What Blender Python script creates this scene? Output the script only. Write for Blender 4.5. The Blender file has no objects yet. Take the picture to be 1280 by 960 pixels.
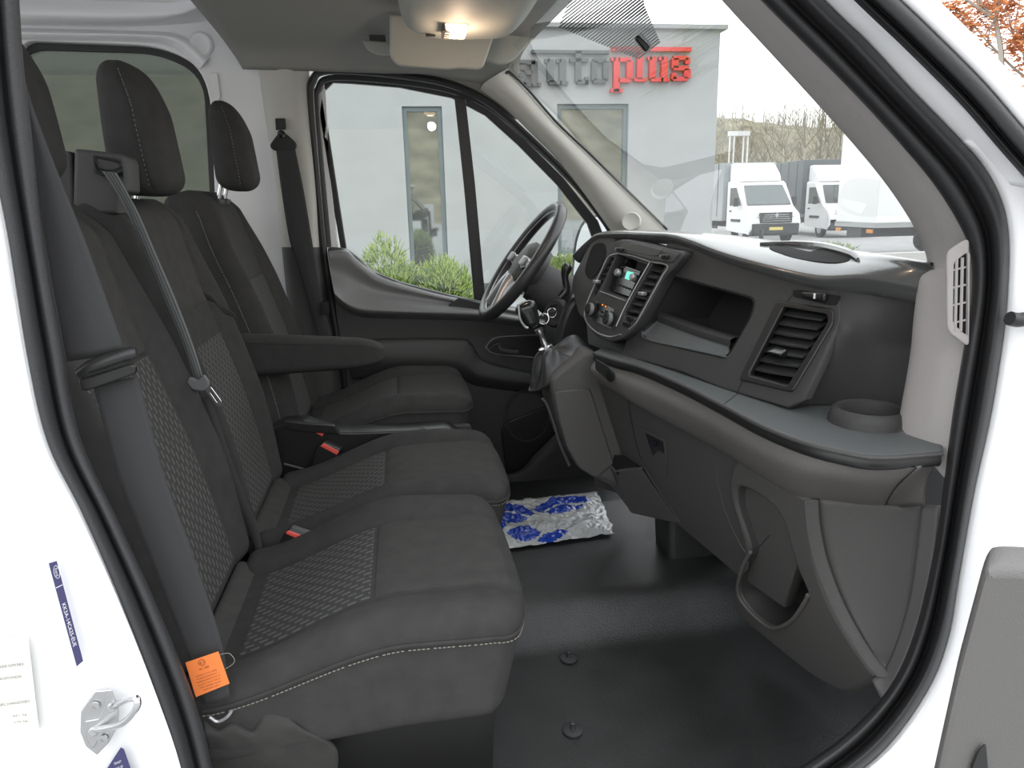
import bpy, bmesh, math, random
from mathutils import Vector as V, Matrix
from mathutils.geometry import tessellate_polygon
random.seed(7)
S = bpy.context.scene
COL = S.collection
# ---------------------------------------------------------------- camera, sky, exposure
F = 900.0
CAM = V((0, -.9, 1.65)); YAW, PIT, ROLL = map(math.radians, (8.4, 14.0, 1.3))
FW = V((math.sin(YAW)*math.cos(PIT), math.cos(YAW)*math.cos(PIT), -math.sin(PIT)))
R0 = V((math.cos(YAW), -math.sin(YAW), 0)); U0 = R0.cross(FW)
RT = R0*math.cos(ROLL) - U0*math.sin(ROLL)*-1*-1; UP = RT.cross(FW)
cd = bpy.data.cameras.new('camera'); cam = bpy.data.objects.new('camera', cd); COL.objects.link(cam)
cd.sensor_width = 36; cd.lens = 36*F/1280; cd.clip_start = .01; cd.clip_end = 2000
cam.matrix_world = Matrix(((RT.x, UP.x, -FW.x, CAM.x), (RT.y, UP.y, -FW.y, CAM.y), (RT.z, UP.z, -FW.z, CAM.z), (0, 0, 0, 1)))
S.camera = cam
w = bpy.data.worlds.new('overcast_sky'); S.world = w; w.use_nodes = True
nt = w.node_tree; bg = nt.nodes['Background']
tc = nt.nodes.new('ShaderNodeTexCoord'); sx = nt.nodes.new('ShaderNodeSeparateXYZ'); cr = nt.nodes.new('ShaderNodeValToRGB')
nt.links.new(tc.outputs['Generated'], sx.inputs[0]); nt.links.new(sx.outputs['Z'], cr.inputs[0]); nt.links.new(cr.outputs[0], bg.inputs[0])
cr.color_ramp.elements[0].position = 0; cr.color_ramp.elements[0].color = (.97, .98, .98, 1)
cr.color_ramp.elements[1].position = .6; cr.color_ramp.elements[1].color = (.93, .96, 1, 1)
bg.inputs[1].default_value = 1.0
S.view_settings.view_transform = 'Standard'; S.view_settings.look = 'None'
S.view_settings.exposure = 1.6; S.view_settings.gamma = 1
# ---------------------------------------------------------------- geometry from the place
def ray(px, py): return FW + RT*((px-640)/F) + UP*((480-py)/F)
def PL(px, py, n, d):
    r = ray(px, py); n = V(n); return CAM + r*((d-n.dot(CAM))/n.dot(r))
def PY(px, py, Y): return PL(px, py, (0, 1, 0), Y)
def PZ(px, py, Z): return PL(px, py, (0, 0, 1), Z)
FN = V((1, .245, -.5)); FIN = V((.97, .24, 0))
def PF(px, py, off=0): return PL(px, py, FN, .795-.5*1.35+off)       # dashboard fascia plane
LN = V((1, .22, .32)); LIN = V((.97, .22, .1))
def PLo(px, py, off=0): return PL(px, py, LN, .682+.22*.2+.32*1.13+off)    # lower dashboard plane
WN = V((1, 0, .83))
def PW(px, py, off=0): return PL(px, py, WN, 2.2165+off)             # windscreen plane
def Ys(l, Y): return [PY(a, b, Y) for a, b in l]
def sm(x): x = max(0, min(1, x)); return x*x*(3-2*x)
# ---------------------------------------------------------------- materials
MATS = {}
def mat(name, col, rough=.6, metal=0, bump=0, scale=300, var=0, vscale=8, spec=.5, emit=None, es=0, coat=0, detail=2, stretch=None):
    if name in MATS: return MATS[name]
    m = bpy.data.materials.new(name); m.use_nodes = True; n = m.node_tree; b = n.nodes['Principled BSDF']
    b.inputs['Base Color'].default_value = (*col, 1); b.inputs['Roughness'].default_value = rough
    b.inputs['Metallic'].default_value = metal; b.inputs['Specular IOR Level'].default_value = spec; b.inputs['Coat Weight'].default_value = coat
    tc = n.nodes.new('ShaderNodeTexCoord'); src = tc.outputs['Object']
    if stretch:
        mp = n.nodes.new('ShaderNodeMapping'); mp.inputs['Scale'].default_value = stretch; n.links.new(src, mp.inputs[0]); src = mp.outputs[0]
    if var:
        t = n.nodes.new('ShaderNodeTexNoise'); t.inputs['Scale'].default_value = vscale; t.inputs['Detail'].default_value = 4
        r = n.nodes.new('ShaderNodeValToRGB'); n.links.new(src, t.inputs[0]); n.links.new(t.outputs[0], r.inputs[0]); n.links.new(r.outputs[0], b.inputs['Base Color'])
        r.color_ramp.elements[0].position = .3; r.color_ramp.elements[1].position = .7
        r.color_ramp.elements[0].color = (*[c*(1-var) for c in col], 1); r.color_ramp.elements[1].color = (*[min(1, c*(1+var)) for c in col], 1)
    if bump:
        t = n.nodes.new('ShaderNodeTexNoise'); t.inputs['Scale'].default_value = scale; t.inputs['Detail'].default_value = detail
        bp = n.nodes.new('ShaderNodeBump'); bp.inputs['Strength'].default_value = bump; bp.inputs['Distance'].default_value = .002
        n.links.new(src, t.inputs[0]); n.links.new(t.outputs[0], bp.inputs['Height']); n.links.new(bp.outputs[0], b.inputs['Normal'])
    if emit: b.inputs['Emission Color'].default_value = (*emit, 1); b.inputs['Emission Strength'].default_value = es
    MATS[name] = m; return m
def glassmat(name, tint, gloss=.06, rough=0, k=.35):
    m = bpy.data.materials.new(name); m.use_nodes = True; n = m.node_tree; n.nodes.clear()
    o = n.nodes.new('ShaderNodeOutputMaterial'); t = n.nodes.new('ShaderNodeBsdfTransparent'); g = n.nodes.new('ShaderNodeBsdfGlossy'); x = n.nodes.new('ShaderNodeMixShader')
    lw = n.nodes.new('ShaderNodeLayerWeight'); lw.inputs[0].default_value = .25
    mm = n.nodes.new('ShaderNodeMath'); mm.operation = 'MULTIPLY_ADD'; mm.inputs[1].default_value = k; mm.inputs[2].default_value = gloss
    t.inputs[0].default_value = (*tint, 1); g.inputs['Roughness'].default_value = rough
    n.links.new(lw.outputs['Fresnel'], mm.inputs[0]); n.links.new(mm.outputs[0], x.inputs[0])
    n.links.new(t.outputs[0], x.inputs[1]); n.links.new(g.outputs[0], x.inputs[2]); n.links.new(x.outputs[0], o.inputs[0]); MATS[name] = m; return m
def weave(name, base, dot, bw=.023, rh=.0140, mortar=.0052):
    m = mat(name, base, .95, bump=.25, scale=1500); n = m.node_tree; b = n.nodes['Principled BSDF']
    uv = n.nodes.new('ShaderNodeTexCoord'); br = n.nodes.new('ShaderNodeTexBrick'); n.links.new(uv.outputs['UV'], br.inputs[0])
    br.inputs['Scale'].default_value = 1; br.inputs['Brick Width'].default_value = bw; br.inputs['Row Height'].default_value = rh
    br.inputs['Mortar Size'].default_value = mortar; br.inputs['Mortar Smooth'].default_value = .3; br.offset = .5
    br.inputs['Color1'].default_value = (*dot, 1); br.inputs['Color2'].default_value = (*[c*.8 for c in dot], 1); br.inputs['Mortar'].default_value = (*base, 1)
    n.links.new(br.outputs[0], b.inputs['Base Color']); return m
fab = mat('black_fabric', (.040, .0385, .0375), .95, bump=.35, scale=900, var=.12, vscale=30, spec=.25)
fabm = mat('grey_fabric', (.046, .044, .042), .95, bump=.35, scale=900, var=.1, vscale=30, spec=.25)
fabp = weave('patterned_fabric', (.033, .033, .031), (.105, .104, .096))
stit = mat('stitch_thread', (.22, .21, .18), .9)
plas = mat('dark_plastic', (.035, .034, .034), .55, bump=.5, scale=700, spec=.5)
plasg = mat('grey_brown_plastic', (.10, .094, .089), .55, bump=.5, scale=700)
plasm = mat('mid_dark_plastic', (.05, .048, .047), .5, bump=.5, scale=700)
padm = mat('dash_top_plastic', (.07, .07, .07), .26, spec=1.0, coat=.6)
shelfm = mat('shelf_grey_plastic', (.09, .096, .097), .5, bump=.3, scale=800)
blk = mat('black_plastic', (.012, .012, .012), .4)
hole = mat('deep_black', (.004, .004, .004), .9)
gloss = mat('gloss_black', (.015, .015, .015), .15)
rub = mat('rubber_seal', (.018, .018, .019), .45, bump=.2, scale=200)
rubg = mat('grey_rubber', (.035, .035, .037), .55, bump=.3, scale=400)
matm = mat('rubber_floor', (.022, .023, .023), .32, bump=.8, scale=420, spec=.7, var=.2, vscale=12)
white = mat('white_paint', (.82, .82, .83), .25, coat=.5)
whited = mat('white_inner_paint', (.78, .78, .79), .35, coat=.3)
cream = mat('cream_trim', (.50, .49, .45), .6, bump=.2, scale=600)
beige = mat('grey_beige_trim', (.33, .31, .30), .65, bump=.3, scale=600)
head = mat('headliner_grey', (.27, .265, .245), .9, bump=.3, scale=500)
headp = mat('overhead_plastic', (.36, .36, .32), .6, bump=.2, scale=600)
chrome = mat('bright_metal', (.75, .75, .76), .2, metal=1)
silver = mat('satin_silver', (.42, .42, .43), .3, metal=.6)
zinc = mat('zinc_metal', (.55, .55, .55), .35, metal=.9, bump=.1, scale=200)
redb = mat('red_button', (.75, .10, .075), .4)
webm = mat('webbing', (.030, .030, .031), .75, bump=.3, scale=1200)
webg = mat('grey_webbing', (.13, .135, .135), .7, bump=.5, scale=500)
door_m = mat('door_trim_plastic', (.04, .04, .039), .5, bump=.35, scale=600)
doorl = mat('door_light_plastic', (.18, .18, .18), .34, bump=.3, scale=600)
asph = mat('asphalt', (.32, .32, .32), .9, bump=.3, scale=60, var=.1, vscale=2)
grass = mat('grass_green', (.09, .16, .035), .9, bump=.5, scale=40, var=.4, vscale=5)
G_clear = glassmat('clear_glass', (.94, .96, .945), .03)
G_wind = glassmat('windscreen_glass', (.93, .945, .93), .03, k=.22)
G_tint = glassmat('tinted_glass', (.40, .42, .38), .05)
# ---------------------------------------------------------------- object helpers
def root_of(o):
    while o.parent: o = o.parent
    return o
def tag(o, label=None, cat=None, group=None, kind=None):
    if label: o['label'] = label
    if cat: o['category'] = cat
    if group: o['group'] = group
    if kind: o['kind'] = kind
    return o
def thing(name, loc, label=None, cat=None, group=None, kind=None):
    o = bpy.data.objects.new(name, None); o.location = loc; o.empty_display_size = .05; COL.objects.link(o)
    return tag(o, label, cat, group, kind)
def mk(name, vs, fs, m, parent=None, uvs=None, sharp=40, kind=None, label=None):
    vs = [V(v) for v in vs]
    if parent: org = V(root_of(parent).location)
    else:
        xs = [v.x for v in vs]; ys = [v.y for v in vs]; org = V(((min(xs)+max(xs))/2, (min(ys)+max(ys))/2, min(v.z for v in vs)))
    me = bpy.data.meshes.new(name); me.from_pydata([v-org for v in vs], [], fs)
    mats = m if isinstance(m, list) else [m]
    for x in mats: me.materials.append(x)
    if uvs:
        ul = me.uv_layers.new(name='UVMap')
        for lp in me.loops: ul.data[lp.index].uv = uvs[lp.vertex_index]
    me.validate()
    bm = bmesh.new(); bm.from_mesh(me); bmesh.ops.recalc_face_normals(bm, faces=bm.faces); bm.to_mesh(me); bm.free()
    me.polygons.foreach_set('use_smooth', [True]*len(me.polygons)); me.set_sharp_from_angle(angle=math.radians(sharp))
    o = bpy.data.objects.new(name, me); COL.objects.link(o)
    if parent: o.parent = parent
    else: o.location = org
    if kind: o['kind'] = kind
    if label: o['label'] = label
    return o
class MB:
    def __init__(s): s.v = []; s.f = []
    def add(s, vs, fs):
        n = len(s.v); s.v += [V(v) for v in vs]; s.f += [tuple(i+n for i in f) for f in fs]; return s
    def box(s, c, h, ax=None):
        c = V(c); a, b, d = ax if ax else (V((1, 0, 0)), V((0, 1, 0)), V((0, 0, 1)))
        vs = [c+V(a)*(i*h[0])+V(b)*(j*h[1])+V(d)*(k*h[2]) for i in (-1, 1) for j in (-1, 1) for k in (-1, 1)]
        return s.add(vs, [(0, 1, 3, 2), (4, 6, 7, 5), (0, 4, 5, 1), (2, 3, 7, 6), (0, 2, 6, 4), (1, 5, 7, 3)])
    def prism(s, pts, vec):
        n = len(pts); vec = V(vec); vs = [V(p) for p in pts]+[V(p)+vec for p in pts]
        tr = tessellate_polygon([[V(p) for p in pts]])
        fs = [tuple(t) for t in tr]+[tuple(i+n for i in reversed(t)) for t in tr]+[(i, (i+1) % n, (i+1) % n+n, i+n) for i in range(n)]
        return s.add(vs, fs)
    def tube(s, pts, r, closed=False, n=8, ratio=1):
        pts = [V(p) for p in pts]; N = len(pts); vs = []; up = None
        for i, p in enumerate(pts):
            a = pts[(i-1) % N] if closed or i > 0 else p; b = pts[(i+1) % N] if closed or i < N-1 else p
            t = (b-a).normalized()
            if up is None: up = t.orthogonal().normalized()
            up = (up-t*up.dot(t)).normalized(); q = t.cross(up); rr = r[i] if isinstance(r, (list, tuple)) else r
            for k in range(n):
                an = 2*math.pi*k/n; vs.append(p+up*math.cos(an)*rr+q*math.sin(an)*rr*ratio)
        fs = [(i*n+k, i*n+(k+1) % n, ((i+1) % N)*n+(k+1) % n, ((i+1) % N)*n+k) for i in range(N if closed else N-1) for k in range(n)]
        if not closed: fs += [tuple(range(n)), tuple((N-1)*n+k for k in range(n))]
        return s.add(vs, fs)
    def lathe(s, o, ax, prof, n=32, cap=True):
        o = V(o); ax = V(ax).normalized(); a = ax.orthogonal().normalized(); b = ax.cross(a)
        vs = [o+ax*h+(a*math.cos(2*math.pi*k/n)+b*math.sin(2*math.pi*k/n))*r for r, h in prof for k in range(n)]; P = len(prof)
        fs = [(i*n+k, i*n+(k+1) % n, (i+1)*n+(k+1) % n, (i+1)*n+k) for i in range(P-1) for k in range(n)]
        if cap: fs += [tuple(range(n)), tuple((P-1)*n+k for k in range(n))]
        return s.add(vs, fs)
    def out(s, name, m, parent=None, **k): return mk(name, s.v, s.f, m, parent, **k)
def bev(o, wd=.004, seg=2, ang=35):
    b = o.modifiers.new('bevel', 'BEVEL'); b.width = wd; b.segments = seg; b.limit_method = 'ANGLE'; b.angle_limit = math.radians(ang); return o
def spl(pts, n, closed=False):
    pts = [V(p) for p in pts]; N = len(pts)
    if N == 1: return pts*n
    g = (lambda i: pts[i % N]) if closed else (lambda i: pts[i] if 0 <= i < N else (pts[0]*2-pts[1] if i < 0 else pts[-1]*2-pts[-2]))
    seg = N if closed else N-1; out = []
    for k in range(n):
        t = k*seg/(n if closed else n-1); i = min(int(t), seg-1); u = t-i; a, b, c, d = g(i-1), g(i), g(i+1), g(i+2)
        out.append(.5*((2*b)+(c-a)*u+(2*a-5*b+4*c-d)*u*u+(3*b-a-3*c+d)*u**3))
    return out
def lin(pts, n):
    pts = [V(p) for p in pts]; N = len(pts)-1; out = []
    for k in range(n):
        t = k*N/(n-1); i = min(int(t), N-1); out.append(pts[i].lerp(pts[i+1], t-i))
    return out
def loft(name, rows, m, parent=None, nu=24, nv=24, thick=0, sharpv=False, skip=None, **k):
    rows = [spl(r, nu) for r in rows]
    cols = [(lin if sharpv else spl)([r[i] for r in rows], nv) for i in range(nu)]
    vs = [cols[i][j] for i in range(nu) for j in range(nv)]
    fs = [(i*nv+j, i*nv+j+1, (i+1)*nv+j+1, (i+1)*nv+j) for i in range(nu-1) for j in range(nv-1) if not (skip and skip(i, j))]
    uv = [(i/nu, j/nv) for i in range(nu) for j in range(nv)]
    o = mk(name, vs, fs, m, parent, uvs=uv, **k)
    if thick: s = o.modifiers.new('thickness', 'SOLIDIFY'); s.thickness = abs(thick); s.offset = 0
    return o
def rnd(pts, r, n=5):
    out = []; N = len(pts)
    for i in range(N):
        p = V(pts[i]); a = V(pts[i-1]); b = V(pts[(i+1) % N]); ri = r[i] if isinstance(r, (list, tuple)) else r
        if ri <= 0: out.append(p); continue
        la = min(ri, (a-p).length*.48); lb = min(ri, (b-p).length*.48); A = p+(a-p).normalized()*la; B = p+(b-p).normalized()*lb
        out += [(A*(1-t)**2+p*2*t*(1-t)+B*t*t) for t in [j/n for j in range(n+1)]]
    return out
def plate(name, loops, vec, m, parent=None, bv=.003, r=0, **k):
    """a plate with rounded edges; the first loop is the outline, the others are holes; vec is its thickness"""
    lp = [rnd([V(p) for p in l], r) if r else [V(p) for p in l] for l in loops]
    A = lp[0]; o = sum(A, V())/len(A); nn = V()
    for i in range(len(A)): nn += (A[i]-o).cross(A[(i+1) % len(A)]-o)
    nn.normalize(); vec = V(vec); T = abs(vec.dot(nn)) or .001
    a = nn.orthogonal().normalized(); b = nn.cross(a); cu = bpy.data.curves.new('c', 'CURVE'); cu.dimensions = '2D'; cu.fill_mode = 'BOTH'
    bv = min(bv, T*.45); cu.extrude = T/2-bv; cu.bevel_depth = bv; cu.bevel_resolution = 2; cu.offset = -bv
    for l in lp:
        s = cu.splines.new('POLY'); s.points.add(len(l)-1); s.use_cyclic_u = True
        for i, p in enumerate(l): d = p-o; s.points[i].co = (d.dot(a), d.dot(b), 0, 1)
    ob = bpy.data.objects.new('c', cu); me = bpy.data.meshes.new_from_object(ob)
    # shear along vec so the sides run that way
    vs = [o+a*v.co.x+b*v.co.y+vec*(.5+v.co.z/T) for v in me.vertices]; fs = [tuple(p.vertices) for p in me.polygons]
    bpy.data.objects.remove(ob); bpy.data.curves.remove(cu); bpy.data.meshes.remove(me)
    return mk(name, vs, fs, m, parent, **k)
def text(name, body, c, xd, yd, w, h, m, parent=None, th=.0005, off=0, **k):
    cu = bpy.data.curves.new('t', 'FONT'); cu.body = body; cu.offset = off; cu.resolution_u = 3
    ob = bpy.data.objects.new('t', cu); me = bpy.data.meshes.new_from_object(ob)
    vs = [v.co.copy() for v in me.vertices]; fs = [tuple(p.vertices) for p in me.polygons]
    bpy.data.objects.remove(ob); bpy.data.curves.remove(cu); bpy.data.meshes.remove(me)
    x0 = min(v.x for v in vs); x1 = max(v.x for v in vs); y0 = min(v.y for v in vs); y1 = max(v.y for v in vs)
    sx = w/(x1-x0); sy = h/(y1-y0) if h else sx; c = V(c); xd = V(xd).normalized(); yd = V(yd).normalized(); nn = xd.cross(yd)
    P = [c+xd*((v.x-(x0+x1)/2)*sx)+yd*((v.y-(y0+y1)/2)*sy) for v in vs]
    if th > .002:
        me = bpy.data.meshes.new('q'); me.from_pydata(P, [], fs); bm = bmesh.new(); bm.from_mesh(me); bmesh.ops.remove_doubles(bm, verts=bm.verts, dist=1e-5)
        r = bmesh.ops.extrude_face_region(bm, geom=bm.faces[:]); bmesh.ops.translate(bm, vec=nn*th, verts=[g for g in r['geom'] if isinstance(g, bmesh.types.BMVert)])
        bm.to_mesh(me); bm.free(); P = [v.co.copy() for v in me.vertices]; fs = [tuple(p.vertices) for p in me.polygons]; bpy.data.meshes.remove(me)
    else: P = [p+nn*th for p in P]
    return mk(name, P, fs, m, parent, **k)
def rbox(name, h, r, m, parent, D, nx=20, ny=16, nz=8, **k):
    """closed rounded box of half sizes h, edge radius r, every vertex passed through D"""
    vs = []; idx = {}; fs = []
    def ax(n, H): return [H*math.sin(math.pi/2*(2*i/n-1))*.45+H*(2*i/n-1)*.55 for i in range(n+1)]
    X, Y, Z = ax(nx, h[0]), ax(ny, h[1]), ax(nz, h[2])
    def vert(i, j, l):
        if (i, j, l) not in idx:
            p = V((X[i], Y[j], Z[l])); q = V([max(-(h[a]-r), min(h[a]-r, p[a])) for a in range(3)]); d = p-q
            if d.length > 1e-9: p = q+d.normalized()*r
            idx[i, j, l] = len(vs); vs.append(D(p))
        return idx[i, j, l]
    for i in range(nx):
        for j in range(ny):
            for l in (0, nz): fs.append([vert(i, j, l), vert(i+1, j, l), vert(i+1, j+1, l), vert(i, j+1, l)])
    for i in range(nx):
        for l in range(nz):
            for j in (0, ny): fs.append([vert(i, j, l), vert(i+1, j, l), vert(i+1, j, l+1), vert(i, j, l+1)])
    for j in range(ny):
        for l in range(nz):
            for i in (0, nx): fs.append([vert(i, j, l), vert(i, j+1, l), vert(i, j+1, l+1), vert(i, j, l+1)])
    return mk(name, vs, fs, m, parent, **k)
def stitches(name, pts, m, parent, L=.006, r=.0009):
    """a row of separate thread dashes joined into one part"""
    pts = [V(p) for p in pts]; mb = MB(); acc = 0
    for a, b in zip(pts, pts[1:]):
        d = b-a; ln = d.length
        if ln < 1e-6: continue
        t = acc
        while t+L*.65 < ln: mb.tube([a+d*(t/ln), a+d*((t+L*.65)/ln)], r, n=4); t += L
        acc = max(0, t-ln)
    if mb.v: return mb.out(name, m, parent, kind='stuff')

# ================================================================ SETTING
# ---- cab floor with its central hump and the slope to the bulkhead
def floor_z(x, y):
    z = .62+.085*sm((y-.56)/.13)*(1-sm((y-1.22)/.12)) + .03*sm((.10-y)/.05)*1
    z += .30*sm((x-.86)/.35)*sm((y-.1)/.1)*.8
    z += .012*sm((x-.20)/.02)*0
    return z
nx, ny = 90, 110; vs = []; fs = []
for i in range(nx+1):
    for j in range(ny+1):
        x = -.6+1.9*i/nx; y = -.0+1.76*j/ny; vs.append((x, y, floor_z(x, y)))
fs = [(i*(ny+1)+j, (i+1)*(ny+1)+j, (i+1)*(ny+1)+j+1, i*(ny+1)+j+1) for i in range(nx) for j in range(ny)]
fl = mk('floor', vs, fs, matm, kind='structure')
for px, py in ((711, 823), (716, 913)):
    c = PZ(px, py, .622); MB().lathe(c, (0, 0, 1), [(.021, 0), (.021, .003), (.018, .0045), (.006, .005), (.0045, .014), (.006, .018), (.004, .02)], 24).out('floor_clip', rubg, fl)
MB().box((-1.9, .88, .585), (1.3, .87, .03)).out('floor_rear', matm, kind='structure')
# ---- headliner
rows = [Ys([(280, 82), (340, 84), (400, 87), (470, 93), (530, 102), (590, 122), (640, 150)], 1.70)]
def cl(y, z, x0=-.50, x1=.40): return [(x0+(x1-x0)*t/6, y, z+(.0 if t < 5 else -.015*(t-4))) for t in range(7)]
rows = [[(-.47+.15*t, 1.71, 2.10-.004*t-(.0 if t < 5 else .02*(t-4))) for t in range(7)], cl(1.62, 2.165, -.5, .43), cl(1.3, 2.20, -.51, .47), cl(.9, 2.21, -.51, .50), cl(.5, 2.20, -.51, .48), cl(.12, 2.17, -.5, .42), cl(.03, 2.10, -.48, .40)]
loft('ceiling', rows, head, nu=30, nv=40, thick=.02, kind='structure')
# roof skin of the load area, far side rail
MB().box((-1.75, .88, 2.42), (1.3, .92, .02)).out('ceiling_rear', whited, kind='structure')
MB().box((-.0, .88, 2.3), (.55, .92, .015)).out('ceiling_roof_skin', white, kind='structure')
plate('wall_back', [[V((-3.05, y, z)) for y, z in ((0, .6), (1.78, .6), (1.78, 2.42), (0, 2.42))], [V((-3.05, y, z)) for y, z in ((.1, .95), (1.68, .95), (1.68, 2.36), (.1, 2.36))]], (-.03, 0, 0), whited, kind='structure')  # opening made oversized to let more daylight into the load area
plate('wall_right_rear', [[V((x, 0, z)) for x, z in ((-3, .6), (-.6, .6), (-.6, 2.42), (-3, 2.42))], [V((x, 0, z)) for x, z in ((-2.95, .85), (-.68, .85), (-.68, 2.38), (-2.95, 2.38))]], (0, .03, 0), whited, kind='structure')  # large unseen opening, shaped to brighten the far inner wall
# ---- left side: load-area wall with its window opening
Yw = 1.76
wo = Ys([(-420, -260), (350, -260), (366, 420), (366, 560), (-420, 760)], Yw)
wh = rnd(Ys([(24, 50), (205, 57), (262, 92), (272, 330), (20, 330)], Yw), [.05, .10, .14, .1, .05], 8)
wl = plate('wall_left', [wo, wh], (0, .05, 0), whited, bv=.004, kind='structure')
g = plate('window_2', [Ys([(15, 42), (212, 50), (272, 85), (280, 340), (10, 340)], Yw+.045)], (0, .005, 0), G_tint, bv=.0005, kind='structure')
plate('window_seal', [rnd(Ys([(20, 46), (208, 52), (268, 88), (278, 336), (14, 336)], Yw+.03), .08, 6), rnd(Ys([(25, 62), (200, 67), (254, 96), (266, 325), (20, 325)], Yw+.03), .08, 6)], (0, .012, 0), rub, g, bv=.003)
# pressed rails and boss on the wall
rl = [Ys([(-60, -8), (60, -2), (160, 2), (240, 0), (290, -40)], 1.70), Ys([(-60, 10), (60, 15), (160, 17), (235, 13), (285, -20)], 1.68), Ys([(-60, 24), (60, 26), (160, 27), (225, 22), (275, 0)], 1.70), Ys([(-60, 30), (60, 32), (160, 33), (225, 30), (262, 26)], 1.755)]
loft('trim_1', rl, whited, nu=24, nv=16, kind='structure')
loft('trim_2', [Ys([(-60, 34), (60, 36), (170, 39), (225, 44), (262, 72)], 1.757), Ys([(-60, 40), (60, 42), (170, 44), (222, 50), (256, 78)], 1.735), Ys([(-60, 48), (60, 50), (170, 52), (216, 58), (250, 86)], 1.757)], whited, nu=24, nv=10, kind='structure')
b = PY(251, 55, 1.755); MB().lathe(b, (0, -1, 0), [(.038, 0), (.032, .006), (.024, .006), (.020, .003), (.001, .003)], 28, cap=False).out('pressed_boss', whited, wl)
plate('pressed_rib', [rnd(Ys([(263, 92), (272, 90), (276, 124), (268, 128)], 1.755), .01)], (0, -.004, 0), whited, wl, bv=.002)
loft('trim_13', [Ys([(392, 88), (430, 84), (500, 90), (560, 101), (610, 124), (645, 150)], 1.745), Ys([(392, 80), (430, 80), (500, 82), (570, 84), (620, 88), (655, 100)], 1.69)], head, nu=30, nv=6, thick=.006, kind='structure')
# ---- B pillar on the far side
loft('trim_3', [Ys([(322, 78), (332, 150), (345, 230), (352, 312)], 1.76), Ys([(329, 78), (338, 150), (350, 230), (358, 312)], 1.715), Ys([(362, 80), (371, 150), (384, 230), (390, 312)], 1.70), Ys([(386, 84), (392, 150), (398, 230), (402, 312)], 1.74)], cream, nu=20, nv=14, kind='structure')
loft('trim_4', [Ys([(352, 309), (362, 400), (372, 480), (380, 600)], 1.74), Ys([(358, 309), (368, 400), (378, 480), (386, 600)], 1.70), Ys([(390, 309), (402, 400), (412, 480), (420, 600)], 1.695), Ys([(402, 309), (415, 400), (428, 480), (436, 600)], 1.74)], plasm, nu=20, nv=14, kind='structure')
# ---- far door: seal, frame, glass and trim panel
YD = 1.76
dr = thing('door_1', (.2, YD, .62), kind='structure')
so = [(441, 560), (430, 470), (414, 380), (403, 300), (394, 200), (388, 120), (391, 101), (400, 90), (430, 88), (500, 94), (560, 105), (610, 128), (660, 170), (715, 225), (757, 278), (768, 300)]
MB().tube(spl(Ys(so, 1.735), 90), .013, n=8).out('trim_5', rub, kind='structure')
MB().tube(spl(Ys([(a+7, b+9) for a, b in so[3:]], 1.765), 90), .012, n=8).out('frame_seal', rub, dr)
# white painted frame strip and glass run
wf = [(412, 320), (403, 215), (398, 130), (404, 108)]
plate('painted_frame', [Ys([(446, 560), (436, 480), (420, 380), (404, 280), (394, 180), (390, 110), (406, 100), (412, 200), (421, 300), (440, 420), (455, 560)], 1.80)], (0, .03, 0), white, dr, bv=.002)
gl_o = [(401, 112), (404, 98), (440, 96), (500, 101), (565, 114), (612, 136), (655, 172), (705, 222), (748, 276), (757, 300), (757, 420), (445, 420), (437, 330), (425, 260)]
gl_i = [(413, 116), (416, 103), (440, 104), (500, 109), (565, 122), (607, 144), (648, 181), (697, 231), (735, 280), (742, 300), (742, 412), (452, 412), (446, 330), (435, 260)]
plate('window_frame', [Ys([(x-8, y) if x < 440 and y > 105 else (x, y) for x, y in gl_o], 1.80), Ys([(x-10, y) if x < 450 and y > 105 else (x, y) for x, y in gl_i], 1.80)], (0, .025, 0), rub, dr, bv=.004)
plate('window_divider', [Ys([(567, 110), (581, 114), (594, 230), (610, 410), (596, 410), (580, 230)], 1.795)], (0, .02, 0), rub, dr, bv=.003)
plate('glass', [Ys(gl_o, 1.812)], (0, .004, 0), G_clear, dr, bv=.0005)
# trim panel
top = [(409, 311), (413, 309), (434, 311), (447, 322), (465, 339), (500, 353), (566, 370), (600, 377), (700, 395), (780, 410)]
plate('trim_panel', [rnd(Ys(top+[(800, 720), (455, 720), (436, 500), (420, 400)], 1.72), [.02, .02, .03, .03]+[0]*10, 4)], (0, .045, 0), door_m, dr, bv=.006)
# upper light section flowing into the sill ledge
loft('sill_ledge', [Ys([(411, 312), (434, 311), (450, 324), (480, 344), (540, 363), (600, 376), (690, 392)], 1.735), Ys([(411, 318), (432, 318), (448, 332), (478, 352), (540, 369), (600, 381), (690, 396)], 1.70),
     Ys([(413, 340), (430, 345), (450, 356), (478, 366), (540, 376), (600, 385), (690, 401)], 1.705), Ys([(417, 362), (430, 372), (450, 380), (478, 384), (540, 387), (600, 390), (690, 404)], 1.665), Ys([(419, 370), (432, 381), (450, 389), (478, 391), (540, 393), (600, 396), (690, 409)], 1.665), Ys([(420, 378), (434, 389), (450, 396), (478, 398), (540, 400), (600, 402), (690, 415)], 1.72)], doorl, dr, nu=40, nv=40)
loft('armrest', [Ys([(436, 425), (475, 423), (572, 423), (590, 430), (610, 452), (690, 470), (730, 478)], 1.718), Ys([(436, 429), (475, 427), (570, 427), (588, 434), (608, 455), (690, 473), (730, 481)], 1.69), Ys([(438, 450), (475, 450), (560, 452), (584, 458), (604, 470), (690, 483), (730, 489)], 1.675), Ys([(440, 470), (475, 470), (560, 470), (584, 474), (604, 480), (690, 492), (730, 496)], 1.70), Ys([(441, 474), (475, 474), (560, 474), (584, 478), (604, 484), (690, 495), (730, 500)], 1.72)], doorl.copy() if False else door_m, dr, nu=40, nv=24)
rc = rnd(Ys([(607, 434), (618, 421), (680, 421), (682, 446), (640, 444), (618, 441)], 1.718), .03, 5)
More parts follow.
